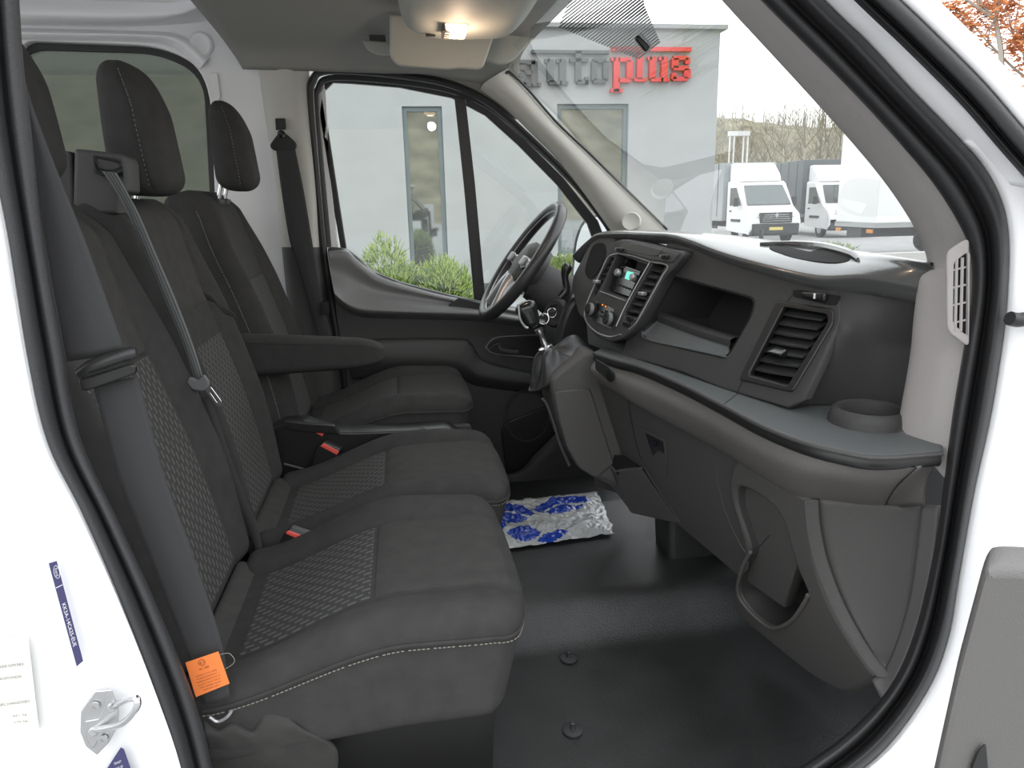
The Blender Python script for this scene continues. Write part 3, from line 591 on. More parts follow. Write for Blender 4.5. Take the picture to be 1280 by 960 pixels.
MB().lathe(PY(352, 168, 1.66), (0, -1, 0), [(.013, 0), (.013, .004), (.008, .006), (.001, .006)], 18).out('guide_bolt', gloss, s3)
MB().box(PY(407, 384, 1.65), (.012, .008, .02)).out('belt_stop', blk, s3)

# ================================================================ STEERING WHEEL AND COLUMN
wc = PY(652, 327, 1.40); wn = V((-.80, -.02, .59)).normalized()
wu = (V((0, 0, 1))-wn*wn.z).normalized(); wr = wu.cross(wn)     # up and sideways in the wheel plane
sw = thing('steering_wheel', wc-V((0, 0, .2)), 'black leather steering wheel with bright spoke trim in front of driver seat', 'steering wheel')
RW = .205
def wp(a, r=RW, o=0): return wc+wu*math.cos(a)*r*1.0+wr*math.sin(a)*r*.95+wn*o
leather = mat('smooth_leather', (.03, .03, .031), .32, bump=.2, scale=500)
MB().tube([wp(2*math.pi*k/72) for k in range(72)], .019, True, 14).out('rim', leather, sw)
MB().tube([wp(math.pi*(-.0+.0)+2*math.pi*k/72, RW-.017, .006) for k in range(72)], .0025, True, 6).out('rim_trim', silver, sw)
MB().tube([wp(-.35+.7*k/14, RW+.001, .002) for k in range(15)], .0172, n=14).out('rim_top', mat('grey_leather', (.16, .16, .165), .28), sw)
MB().lathe(wc-wn*.035, wn, [(.075, -.03), (.08, 0), (.078, .03), (.06, .045), (.03, .05), (.001, .052)], 40).out('hub', plasm, sw)
for a in (math.pi*.5, -math.pi*.5, math.pi*.86, -math.pi*.86):
    p = [wp(a, .06, -.002), wp(a, .12, .006), wp(a, RW-.008, .0)]
    sp = MB().tube(spl(p, 10), [.024, .022, .02, .018, .016, .014, .014, .014, .015, .016], n=12, ratio=.45).out('spoke', silver, sw)
for s in (-1, 1):
    pod = MB().box(wp(s*math.pi*.5, .108, .018), (.022, .016, .006), (wr, wu, wn)).out('button_pod', silver, sw); bev(pod, .004)
colm = thing('steering_column', PY(690, 370, 1.36)-V((0, 0, .1)), 'dark plastic steering column shroud with stalk below the wheel', 'steering column')
c0 = wc-wn*.05; c1 = V((.62, 1.34, 1.30))
rr = [.07, .085, .09, .095, .10]
pts = [c0.lerp(c1, k/4)+V((0, 0, -.03)) for k in range(5)]
MB().tube(spl(pts, 12), [.07+.03*i/11 for i in range(12)], n=20, ratio=.85).out('shroud', plas, colm)
MB().tube(spl(Ys([(700, 372), (708, 362), (706, 345), (709, 334), (711, 330)], 1.20), 14), [.010, .011, .012, .012, .011, .010, .010, .012, .014, .016, .016, .015, .012, .006], n=10).out('stalk', gloss, colm)
ig = PY(688, 393, 1.24); iax = V((-.72, -.62, .25))
MB().lathe(ig+V((.02, .02, 0)), iax, [(.045, -.04), (.045, 0), (.038, .008), (.026, .008), (.024, .002), (.001, .002)], 30).out('ignition_housing', plas, colm)
kb = MB().box(PY(690, 392, 1.20), (.012, .010, .010)).out('ignition_key', blk, colm); bev(kb, .003)
kr = thing('key_ring', PY(680, 410, 1.17), 'small bright key rings hanging at the ignition lock', 'key ring')
def ring(c, r, nx_, m_, par, nm): a = V(nx_).normalized(); u = a.orthogonal().normalized(); v_ = a.cross(u); return MB().tube([c+u*math.cos(k*math.pi/14)*r+v_*math.sin(k*math.pi/14)*r for k in range(28)], .0016, True, 6).out(nm, m_, par)
ring(PY(679.5, 398.5, 1.17), .0155, (-.3, -1, .2), chrome, kr, 'large_ring'); ring(PY(690, 391, 1.19), .0135, (-.5, -1, .2), chrome, kr, 'small_ring')

# ================================================================ GEAR LEVER
gl = thing('gear_lever', PY(700, 440, 1.0), 'gear lever with black knob, chrome shaft and leather boot on the console', 'gear lever')
k0 = PY(684, 440, 1.0); k1 = PY(672, 412, 1.0)
MB().lathe(PY(682, 432, 1.0), k1-k0, [(.011, -.01), (.012, 0), (.010, .012), (.009, .03), (.012, .034), (.012, .05)], 18).out('shaft', chrome, gl)
MB().lathe(PY(683, 437, 1.0), k1-k0, [(.018, -.006), (.021, 0), (.020, .008), (.012, .011)], 18).out('collar', chrome, gl)
kn = rbox('knob', (.026, .024, .037), .02, gloss, gl, lambda p: PY(661, 393, 1.0)+(k1-k0).normalized()*p.z+V((1, 0, .4)).normalized()*p.x*(1+.25*p.z/.037)+V((0, 1, 0))*p.y, 12, 12, 16)
MB().tube(spl(Ys([(648, 380), (650, 398), (656, 408), (660, 410)], .972), 12), .003, n=6).out('knob_trim', silver, gl)
bt_ = [(668, 436, .94), (690, 432, .93), (700, 425, .96), (726, 430, .98), (722, 436, 1.0)]
def boot(t, k):   # folded leather between collar and base ring
    top = PY(685, 438, 1.0)+V((.012*math.cos(k), .012*math.sin(k), 0)); bx = PZ(700, 462, 1.205)+V((.085*math.cos(k)*(1), .06*math.sin(k), .055*math.cos(k)))
    f = top.lerp(bx, t); f.z += .022*math.sin(t*math.pi)*(1+.8*math.sin(3*k+1)); f += V((math.cos(k), math.sin(k), 0))*.012*math.sin(5*k)*math.sin(t*math.pi); return f
vs = [boot(i/14, 2*math.pi*j/48) for i in range(15) for j in range(48)]
mk('boot', vs, [(i*48+j, i*48+(j+1) % 48, (i+1)*48+(j+1) % 48, (i+1)*48+j) for i in range(14) for j in range(48)], leather, gl)
MB().tube([boot(1, 2*math.pi*j/40) for j in range(40)], .004, True, 6).out('boot_ring', blk, gl)

# ================================================================ DASHBOARD
dash = thing('dashboard', (.75, .85, .66), 'full-width dark grey van dashboard with open shelf, vents and radio', 'dashboard')
# ---- top pad
lipt = [(716, 318), (735, 300), (748, 292), (775, 291), (805, 292), (835, 294), (860, 301), (900, 317), (960, 335), (1020, 349), (1080, 350), (1150, 364), (1172, 369)]
lip3 = [PF(a, b, -.02) for a, b in lipt]
lipb = [p+V((.012, 0, -.022)) for p in lip3]; lipu = [p+V((.03, 0, -.030)) for p in lip3]
def basept(y, dx=0): e = 1-((y-.9)/.77)**2; return V((.84+.10*e-.02+dx, y, 1.548))
back3 = [basept(min(1.64, max(.12, p.y))) for p in lip3]
m1 = [a.lerp(b, .12)+V((0, 0, .008)) for a, b in zip(lip3, back3)]; m2 = [a.lerp(b, .5)+V((0, 0, .010)) for a, b in zip(lip3, back3)]
loft('top_pad', [lipu, lipb, lip3, m1, m2, back3, [p+V((.10, 0, -.03)) for p in back3]], padm, dash, nu=80, nv=40)
from mathutils.bvhtree import BVHTree
tp_ = bpy.data.objects['top_pad']; bvh = BVHTree.FromPolygons([v.co+V(dash.location) for v in tp_.data.vertices], [tuple(p.vertices) for p in tp_.data.polygons])
def hit(a, b, dz=0): h_ = bvh.ray_cast(CAM, ray(a, b).normalized())[0]; return (h_ if h_ else PZ(a, b, 1.55))+V((0, 0, dz))
# document tray behind the pad, its shaded hollow painted as a flat black patch
tr = [hit(a, b, .001) for a, b in [(962, 309), (1000, 305), (1040, 312), (1062, 322), (1050, 329), (1010, 326), (978, 318)]]
tv = spl(tr, 30, True); mk('tray_dark_patch', tv+[sum(tv, V())/30+V((0, 0, .001))], [(i, (i+1) % 30, 30) for i in range(30)], hole, dash)
MB().tube(spl([hit(a, b, .003) for a, b in [(950, 306), (990, 307), (1030, 311), (1062, 319), (1072, 326)]], 24), [.003+.007*math.sin(math.pi*i/23) for i in range(24)], n=8).out('tray_rim', padm, dash)
# ---- main fascia plate with the open shelf and the vent cut out
rec = [(838, 345), (943, 374), (940, 392), (908, 447), (806, 424), (799, 410)]
vo_ = [(974, 380), (1036, 389), (1038, 402), (988, 486), (928, 472)]
fo = [(835, 300), (870, 309), (900, 320), (960, 340), (1020, 355), (1048, 360), (1052, 400), (1006, 500), (985, 511), (900, 486), (850, 465), (795, 450), (775, 446), (790, 400)]
fas = plate('fascia', [[PF(*p) for p in fo], rnd([PF(*p) for p in rec], .02), rnd([PF(*p) for p in vo_], .008)], FIN*.022, plas, dash, bv=.006)
loft('end_panel', [[PF(1042, 360, .004), PF(1066, 363, .010), lipu[-3].lerp(lipu[-2], .5)+V((.01, 0, .004)), lipu[-1]+V((.02, .05, .004))], [PF(1040, 405, .004), PF(1062, 412, .012), PY(1110, 430, .25), PY(1170, 430, .20)],
  [PF(985, 511, .006), PZ(1016, 509, 1.266), PZ(1090, 510, 1.266), PZ(1170, 510, 1.266)]], plas, dash, nu=30, nv=30, sharpv=True, thick=.004)
# liner of the open shelf
def liner(nm, pts, depth, m_, par, r_=.02, flare=1.0):
    a = rnd([PF(*p) for p in pts], r_, 5); c_ = sum(a, V())/len(a); b_ = [c_+(p-c_)*flare+FIN*depth for p in a]; n = len(a)
    vs = a+[p+FIN*.012 for p in a]+b_; fs = [(k*n+i, k*n+(i+1) % n, (k+1)*n+(i+1) % n, (k+1)*n+i) for k in range(2) for i in range(n)]; fs += [tuple(2*n+t for t in tr_) for tr_ in tessellate_polygon([b_])]
    o = mk(nm, vs, fs, m_, par); return o
liner('open_shelf', rec, .20, plas, dash, flare=.95)
# raised step and ledge at the lower lip of the shelf
ed0 = [PF(a, b, -.003) for a, b in [(801, 414), (808, 424), (860, 436), (906, 446)]]
stp = [PF(a, b, .03)+V((0, 0, .0)) for a, b in [(822, 401), (826, 404), (868, 420), (912, 434)]]
loft('shelf_ledge', [ed0, [p+FIN*.012 for p in ed0], stp], shelfm, dash, nu=24, nv=10, thick=.003)
s_up = [p+V((0, 0, .018))+FIN*.004 for p in stp]
loft('shelf_step', [stp, s_up, [p+FIN*.03 for p in s_up], [p+FIN*.034-V((0, 0, .02)) for p in s_up]], plas, dash, nu=24, nv=12)
bead = [(815, 334), (834, 330), (850, 333), (900, 344), (950, 358), (956, 366), (945, 400), (925, 445), (915, 460), (895, 458), (810, 437)]
# raised surround right of the shelf
# ---- right vent
vt = plate('air_vent', [rnd([PF(*p, -.004) for p in [(970, 376), (1040, 386), (1042, 403), (990, 491), (922, 475)]], .010), rnd([PF(*p, -.004) for p in [(979, 384), (1033, 393), (1034, 403), (984, 482), (935, 469)]], .006)], FIN*.014, blk, dash, bv=.003, label='large vent by the cup holder')
liner('vent_duct', [(977, 382), (1035, 391), (1036, 403), (986, 484), (931, 471)], .08, hole, vt, .006)
def slats(par, lt, lb, rt, rb, n, dep=.026, m_=blk, off=.010, tilt=.010, bow=.006):
    for k in range(n):
        t = (k+.6)/n; a = PF(*[lt[i]+(lb[i]-lt[i])*t for i in (0, 1)], off); b = PF(*[rt[i]+(rb[i]-rt[i])*t for i in (0, 1)], off)
        pts = spl([a, a.lerp(b, .5)-FIN*bow, b], 9); vs = []
        for p in pts: vs += [p, p+V((0, 0, -.0035)), p+FIN*dep+V((0, 0, -.0035+tilt)), p+FIN*dep+V((0, 0, tilt))]
        fs = [(i*4+j, i*4+(j+1) % 4, (i+1)*4+(j+1) % 4, (i+1)*4+j) for i in range(8) for j in range(4)]+[(0, 1, 2, 3), (32, 33, 34, 35)]
        mk('vent_slat', vs, fs, m_, par)
slm = mat('vent_slat_plastic', (.03, .03, .03), .35)
slats(vt, (978, 384), (936, 464), (1031, 392), (990, 474), 7, m_=slm)
tb = rbox('vent_tab', (.010, .018, .006), .004, gloss, vt, lambda p: PF(972, 441, -.004)+FIN*p.x+V((-.24, .97, 0))*p.y+V((0, 0, 1))*(p.z*(1+.8*p.x/.01)), 6, 8, 6)
# vent slider above
sl = plate('slider_recess', [rnd([PF(*p, -.002) for p in [(990, 363), (998, 362), (1050, 370), (1045, 381), (1035, 381), (992, 371)]], .004)], FIN*.003, hole, dash, bv=.001)
rbox('slider_knob', (.006, .030, .007), .005, gloss, sl, lambda p: PF(1018, 370, -.008)+FIN*p.x+V((-.24, .97, 0))*p.y+V((0, 0, 1))*(p.z*(1-.25*p.y/.03)), 6, 10, 6)
MB().box(PF(1018, 370, -.016), (.0012, .0016, .005)).out('slider_mark', mat('white_mark', (.8, .8, .8), .6), sl)
# panel joint lines
jm = blk
MB().tube(spl([PF(a, b, -.0005) for a, b in [(996, 364), (985, 375), (960, 410), (935, 460), (922, 490)]], 20), .0008, n=4).out('panel_joint', jm, dash)
plate('stack_backing', [[PF(*p, .012) for p in [(728, 350), (758, 312), (790, 312), (786, 345), (786, 452), (735, 430)]]], FIN*.02, blk, dash, bv=.002)  # added dark slab that stops sky light leaking past the stack
# ---- shelf strip with cup holder
sf = [(742, 440), (770, 449), (800, 457), (850, 478), (900, 503), (950, 529), (1000, 549), (1050, 562), (1100, 569), (1178, 564), (1181, 525), (1150, 512), (1124, 500), (1000, 490), (900, 462), (850, 447), (800, 436), (760, 430)]
SP = [PZ(a, b, 1.27) for a, b in sf]
plate('shelf', [spl(SP[:10], 60)+SP[10:]], (0, 0, -.008), shelfm, dash, bv=.003)
fr_ = spl(SP[:10], 60)
def offs(pts, d, z): # offset rearwards/outwards in plan
    out = []
    for i, p in enumerate(pts):
        t = (pts[min(i+1, len(pts)-1)]-pts[max(i-1, 0)]).normalized(); nrm = V((t.y, -t.x, 0)); nrm = nrm if nrm.x < 0 or (abs(nrm.x) < .5 and nrm.y < 0) else -nrm
        out.append(p+nrm*d+V((0, 0, z)))
    return out
MB().tube(offs(fr_, -.001, -.0045), .0042, n=8).out('shelf_bead', plasm, dash)
loft('shelf_lip', [offs(fr_, -.001, -.007), offs(fr_, .001, -.018), offs(fr_, -.005, -.026), offs(fr_, -.03, -.03)], blk, dash, nu=80, nv=12)
MB().tube([PZ(*p, 1.2705) for p in [(905, 505), (913, 499), (922, 492)]], .0006, n=4).out('panel_joint', jm, dash)
cc = PZ(1086, 517, 1.285)
ch = MB().lathe(cc-V((0, 0, .018)), (0, 0, 1), [(.066, 0), (.064, .014), (.060, .026), (.054, .030), (.050, .027), (.048, .012), (.048, -.03)], 48, cap=False).out('cup_holder', plas, dash)
MB().lathe(cc-V((0, 0, .014)), (0, 0, 1), [(.0485, 0), (.001, .0005)], 40, cap=False).out('cup_well', hole, ch)
# ---- rounded body beneath the shelf
xs = [742, 770, 800, 850, 900, 950, 1000, 1050, 1100, 1150]
r0 = offs([PZ(*sf[i], 1.27) for i in range(9)]+[PZ(1150, 568, 1.27)], -.004, -.022)
sl_ = [(757, 482), (778, 494), (800, 509), (850, 536), (900, 563), (950, 594), (1003, 623), (1050, 629), (1085, 632), (1107, 633)]
zs = [1.19, 1.185, 1.175, 1.165, 1.155, 1.145, 1.135, 1.135, 1.135, 1.135]
r3 = [PZ(*a, z) for a, z in zip(sl_, zs)]
r1 = [a.lerp(b, .3)+V((-.022, -.010, 0)) for a, b in zip(r0, r3)]; r2 = [a.lerp(b, .75)+V((-.018, -.010, 0)) for a, b in zip(r0, r3)]
loft('lower_roll', [r0, r1, r2, r3, [p+V((.03, .02, .002)) for p in r3]], plasg, dash, nu=70, nv=26)
e0 = [PY(*p, .05) for p in [(1132, 570), (1176, 570), (1178, 576)]]
loft('roll_end_cap', [[r0[-1], PY(1178, 566, .045)], [r2[-1].lerp(r1[-1], .5), PY(1160, 595, .06)], [r3[-1], PY(1155, 632, .075)]], plasg, dash, nu=14, nv=10, thick=.004)
MB().tube(spl([r0[-1]+V((-.002, -.002, 0)), r1[-1]+V((-.002, -.003, 0)), r2[-1]+V((-.002, -.003, 0)), r3[-1]+V((-.001, -.002, 0))], 14), .0009, n=4).out('panel_joint', jm, dash)
# socket with lid at the left of the roll
sk_ = plate('socket_groove', [rnd([PLo(*p, -.046) for p in [(744, 449), (762, 459), (762, 478), (744, 462)]], .004)], LIN*.003, plas, dash, bv=.001)
MB().lathe(PLo(764, 468, -.052), (-1, -.3, -.1), [(.017, 0), (.018, .006), (.012, .009), (.001, .009)], 20).out('socket_lid', blk, sk_)
# ---- lower front: glove box field, bottle holder column
glo = [(745, 470), (757, 480), (800, 507), (850, 534), (900, 561), (950, 592), (1003, 622), (1015, 640), (980, 760), (922, 719), (847, 656), (815, 610), (800, 584), (765, 560), (745, 520)]
gb = plate('glove_box_field', [[PLo(*p) for p in glo]], LIN*.03, plasg2 if False else mat('lower_plastic', (.074, .070, .067), .55, bump=.5, scale=700), dash, bv=.004)
lpm = MATS['lower_plastic']
def line(pts, nm, par, f=PLo, off=-.001, r_=.0009, m_=jm): return MB().tube(spl([f(a, b, off) for a, b in pts], 24), r_, n=5).out(nm, m_, par)
line([(785, 500), (790, 530), (800, 570), (815, 600), (850, 652)], 'panel_joint', gb)
line([(895, 568), (897, 600), (907, 640), (925, 680), (940, 700)], 'panel_joint', gb, m_=shelfm)
# pull handle with lock
hp = [(801, 534), (830, 550), (833, 567), (833, 594), (825, 590), (812, 570)]
hd = plate('handle_frame', [rnd([PLo(*p, -.004) for p in hp], .004)], LIN*.004, lpm, gb, bv=.002)
plate('handle_recess', [rnd([PLo(*p, -.0055) for p in [(806, 541), (828, 552), (830, 567), (822, 562), (816, 570)]], .003)], LIN*.0015, blk, gb, bv=.0005)
MB().lathe(PLo(819, 554, -.008), (-1, -.2, -.3), [(.006, 0), (.006, .003), (.001, .003)], 14).out('lock', gloss, gb)
# ---- bottle holder column: loft with a mouth
colo = [(925, 575), (1003, 620), (1012, 640), (1016, 690), (1030, 740), (1055, 790), (1088, 838), (1100, 848), (1085, 857), (1065, 867), (1045, 863), (1010, 842), (960, 802), (926, 772), (917, 748), (924, 715), (932, 700), (920, 650), (910, 610)]
mouth = [(921, 612), (934, 612), (960, 628), (976, 648), (986, 680), (996, 712), (1008, 742), (1000, 755), (986, 775), (966, 782), (948, 772), (932, 755), (924, 738), (928, 712), (938, 690), (930, 660), (922, 635)]
M3 = [PLo(*p, -.022) for p in mouth]
bc = plate('bottle_holder', [spl([PLo(*p, -.022) for p in colo], 70, True), spl(M3, 50, True)], LIN*.05, lpm, dash, bv=.010)
a = spl(M3, 50, True); c_ = sum(a, V())/50
vs = [p+LIN*.006 for p in a]+[c_+(p-c_)*.93+LIN*.11+V((0, 0, -.01)) for p in a]; n = 50
fs = [(i, (i+1) % n, n+(i+1) % n, n+i) for i in range(n)]+[tuple(n+t for t in tt) for tt in tessellate_polygon([vs[n:]])]
mk('holder_well', vs, fs, plasm, bc)
MB().tube(spl([PLo(*p, -.024) for p in [(938, 690), (928, 710), (922, 738), (931, 757), (948, 774), (966, 785), (988, 777), (1004, 756), (1010, 744)]], 40), .0042, n=8).out('holder_lip', plasg, bc)
line([(940, 692), (952, 680), (962, 669)], 'panel_joint', bc, off=-.0)
# ridge and end cover to the right of the column
rg = [(1005, 625), (1008, 660), (1018, 705), (1040, 760), (1070, 812), (1096, 846)]
rr1 = [PLo(*p, -.024) for p in rg]
rr2 = [PY(a+17, b, p.y-.012) for (a, b), p in zip(rg, rr1)]
loft('column_edge', [[p+LIN*.02 for p in rr1], rr1, rr2, [p+V((.01, .004, 0)) for p in rr2]], lpm, dash, nu=30, nv=12)
rt = [(1155, 634), (1152, 680), (1145, 735), (1135, 780), (1120, 820), (1102, 848)]
ec = loft('end_cover', [[p+V((.004, .003, 0)) for p in rr2], [PY(a, b, .10) for a, b in rt]], lpm, dash, nu=30, nv=10, thick=.004)
line2 = [(a+19, b) for a, b in rg]; MB().tube(spl([p+V((.002, -.001, 0)) for p in rr2], 30), .0009, n=5).out('panel_joint', jm, ec)
loft('sill_trim', [Ys([(1152, 632), (1146, 690), (1138, 745), (1126, 790), (1108, 835), (1090, 850)], .09), Ys([(1175, 632), (1168, 690), (1158, 745), (1142, 800), (1120, 850), (1104, 878)], .06)], mat('sill_trim_plastic', (.09, .085, .085), .6), dash, nu=30, nv=6, thick=.004)
plate('side_fill', [Ys([(1120, 556), (1215, 556), (1200, 700), (1180, 820), (1150, 880), (1160, 700)], .16)], (0, .01, 0), blk, dash, bv=.001)
# ---- cable-side pieces beneath: dark firewall carpet and bracket
plate('foot_bracket', [spl([PY(*p, .80) for p in [(838, 610), (858, 620), (925, 700), (925, 760), (905, 775), (855, 792), (848, 780), (836, 700)]], 40, True)], (0, .12, 0), matm, dash, bv=.02)
MB().lathe(PY(886, 738, .785), (0, -1, 0), [(.016, 0), (.015, .004), (.001, .005)], 18).out('cover_cap', blk, dash)
plate('bulkhead', [[V((1.02, .32, .6)), V((1.02, 1.7, .6)), V((1.0, 1.7, 1.5)), V((1.0, .32, 1.5))]], (.02, 0, 0), hole, dash, bv=.002)
# ---- open bin left of the glove box
A_, B_, C_ = PY(731, 545, 1.06), PY(769, 589, .90), PLo(803, 585, -.01)
A2, B2, C2 = PY(752, 592, 1.06), PY(788, 640, .90), PLo(848, 656, -.005)
bn = plate('bin_side', [rnd([A_, B_, B2, A2], [.006, .004, .02, .02])], V((.012, .012, 0)), lpm, dash, bv=.002)
plate('bin_front', [rnd([B_, C_, C2, B2], [.004, .004, .02, .02])], V((.006, .014, 0)), lpm, dash, bv=.002)
MB().tube([A_, B_, C_], .0028, n=6).out('bin_rim', shelfm, dash)
mk('bin_dark_patch', [A_-V((0, 0, .012)), B_+V((.004, .004, -.012)), C_+V((.01, .01, -.012)), C_+V((.02, .25, -.012))], [(0, 1, 2, 3)], hole, dash)  # shaded inside of the bin painted as one flat near-black quad
D_ = C_+V((.05, .28, 0)); plate('bin_back', [[A_+V((.02, .0, .01)), D_, D_-V((0, 0, .2)), A_-V((-.03, 0, .16))]], V((.01, 0, 0)), lpm, dash, bv=.002)
# ---- gear console
CY = .93
con = plate('gear_console', [rnd(Ys([(686, 474), (694, 464), (716, 448), (730, 436), (745, 440), (757, 458), (765, 480), (790, 500), (800, 540), (812, 590), (790, 620), (745, 600), (722, 585), (708, 560), (696, 520)], CY), .012, 4)], (0, .20, 0), lpm, dash, bv=.018)
plate('console_face', [rnd(Ys([(692, 489), (738, 485), (752, 530), (768, 580), (745, 598), (724, 586), (709, 560), (700, 530)], CY-.006), .012, 4)], (0, .01, 0), lpm, dash, bv=.006)
MB().tube(spl(Ys([(678, 498), (684, 506), (692, 528), (700, 555), (712, 582)], 1.0), 20), .004, n=6).out('console_edge', shelfm, dash)
plate('knee_panel', [rnd(Ys([(712, 372), (745, 366), (760, 440), (745, 520), (735, 560), (700, 540), (690, 500), (690, 440), (700, 400)], 1.20), .03)], (.06, .45, 0), blk, dash, bv=.02)
# ---- instrument hood and cluster at the far end
plate('cluster_surround', [rnd([PF(*p, -.010) for p in [(738, 303), (748, 297), (766, 297), (770, 303), (760, 330), (745, 362), (730, 400), (722, 392), (714, 360), (716, 345), (730, 318)]], .01, 3)], FIN*.06, plasm, dash, bv=.006)
plate('cluster_window', [rnd([PF(*p, -.013) for p in [(741, 306), (750, 303), (756, 306), (757, 318), (752, 332), (744, 345), (736, 350), (730, 340), (736, 318)]], .02, 5)], FIN*.002, hole, dash, bv=.0005)
# ---- centre stack
so_ = [(770, 301), (800, 303), (836, 312), (853, 316), (842, 334), (826, 352), (806, 388), (790, 412), (776, 424), (760, 427), (744, 420), (734, 408), (729, 392), (733, 376), (744, 350), (756, 325)]
rad_h = [(771, 319), (810, 331), (782, 376), (750, 364)]
lv_h = [(762, 323), (769, 323), (746, 365), (742, 372), (740, 366), (748, 345)]
rv_h = [(815, 329), (831, 333), (812, 366), (795, 398), (778, 394), (796, 362)]
SO = -.030
stk = plate('centre_stack', [spl([PF(*p, SO) for p in so_], 70, True)]+[rnd([PF(*p, SO) for p in h_], .006, 3) for h_ in (rad_h, lv_h, rv_h)], FIN*.04, plas, dash, bv=.006)
silverline = lambda pts, r_=.0018: MB().tube(spl([PF(a, b, SO-.002) for a, b in pts], 40), r_, n=6).out('bright_trim', silver, stk)
silverline([(772, 317), (790, 320), (812, 327), (834, 332), (828, 345), (812, 374), (796, 402), (786, 412)])
silverline([(772, 317), (760, 322), (750, 342), (738, 368), (731, 388), (733, 402), (745, 415), (762, 421), (776, 418)], .0022)
silverline([(812, 328), (796, 356), (780, 386), (770, 408)], .0014)
silverline([(750, 364), (766, 370), (782, 376)], .0012)
liner('radio_bay', rad_h, .035, mat('radio_bay_gloss', (.11, .10, .095), .3), stk, .004, .92); 
for o_ in [bpy.data.objects['radio_bay']]: pass
def PS(a, b, o=0): return PF(a, b, SO+o)
liner('vent_duct', lv_h, .05, hole, stk, .004, .95); liner('vent_duct', rv_h, .05, hole, stk, .004, .95)
sv = (SO+.006)
slats(stk, (762, 324), (741, 366), (769, 324), (747, 366), 6, dep=.016, off=sv, m_=slm, bow=.001, tilt=.006)
slats(stk, (815, 331), (780, 390), (830, 334), (796, 394), 7, dep=.018, off=sv, m_=slm, bow=.002, tilt=.008)
for a, b in ((746, 352), (803, 367)):
    t_ = MB().box(PS(a, b, -.004), (.008, .010, .0045), (FIN.normalized(), V((-.24, .97, 0)), V((0, 0, 1)))).out('vent_tab', silver, stk); bev(t_, .002)
# radio
rf = plate('radio', [rnd([PS(*p, .022) for p in [(775, 330), (801, 339), (786, 371), (764, 363)]], .003)], FIN*.006, gloss, stk, bv=.001)
plate('display', [[PS(*p, .020) for p in [(784, 339), (792, 341), (789, 351), (781, 348)]]], FIN*.001, mat('lit_display', (.1, .5, .3), .4, emit=(.10, .75, .42), es=.55), rf, bv=.0002)
ax_ = -FIN+V((0, 0, .25))
for a, b in ((774, 341), (793, 347)): MB().lathe(PS(a, b, .020), ax_, [(.011, 0), (.010, .010), (.008, .012), (.001, .012)], 18).out('knob', silver, rf)
for k in range(6): MB().box(PS(771+4.2*k*.9, 355+1.6*k*.9, .020), (.001, .004, .0025), (FIN.normalized(), V((-.24, .97, 0)), V((0, 0, 1)))).out('radio_button', plas, rf)
MB().tube([PS(*p, .020) for p in [(776, 333), (800, 341)]], .0008, n=4).out('slot', silver, rf)
# climate panel
cp = plate('climate_panel', [rnd([PS(*p, -.002) for p in [(745, 376), (768, 386), (764, 412), (740, 400), (738, 388)]], .006)], FIN*.003, gloss, stk, bv=.001)
for a, b in ((741, 387), (764, 399)):
    kn_ = MB().lathe(PS(a, b, -.004), ax_, [(.021, 0), (.021, .002), (.016, .003), (.0155, .016), (.013, .019), (.001, .019)], 26).out('dial', blk, cp)
    MB().lathe(PS(a, b, -.004)+ax_.normalized()*.006, ax_, [(.0172, 0), (.0172, .011)], 26, cap=False).out('dial_ring', silver, kn_)
om = mat('orange_mark', (.8, .25, .04), .5, emit=(1, .3, .05), es=.3); bm_ = mat('blue_mark', (.03, .06, .4), .5)
for a, b, m_ in ((753, 381, om), (757, 383, om), (740, 380, om), (755, 397, bm_), (759, 396, bm_)): MB().box(PS(a, b, -.004), (.001, .003, .0018)).out('mark', m_, cp)
for a, b in ((752, 390), (751, 395), (757, 389)): MB().box(PS(a, b, -.004), (.001, .004, .003)).out('climate_button', plas, cp)
# lower right buttons of the stack
for a, b in ((783, 405), (787, 398)):
    q_ = MB().box(PS(a, b, -.004), (.003, .014, .006), (FIN.normalized(), V((-.24, .97, 0)), V((0, 0, 1)))).out('stack_button', blk, stk); bev(q_, .0015)
# lid above the stack with two catches
lid = plate('lid', [rnd([PS(*p, -.003) for p in [(776, 304), (800, 305), (834, 314), (848, 318), (840, 328), (812, 324), (790, 318), (774, 314)]], .006)], FIN*.004, plasm, stk, bv=.0015)
line([(780, 311), (800, 316), (822, 319), (830, 311), (845, 316)], 'lid_joint', lid, f=PS, off=-.005, r_=.0007)
for a, b in ((775, 312), (831, 321)):
    q_ = MB().box(PS(a, b, -.007), (.004, .014, .005), (FIN.normalized(), V((-.24, .97, 0)), V((0, 0, 1)))).out('catch', blk, lid); bev(q_, .002)
    MB().box(PS(a-5, b-1, -.010), (.002, .004, .003)).out('catch_pin', silver, lid)

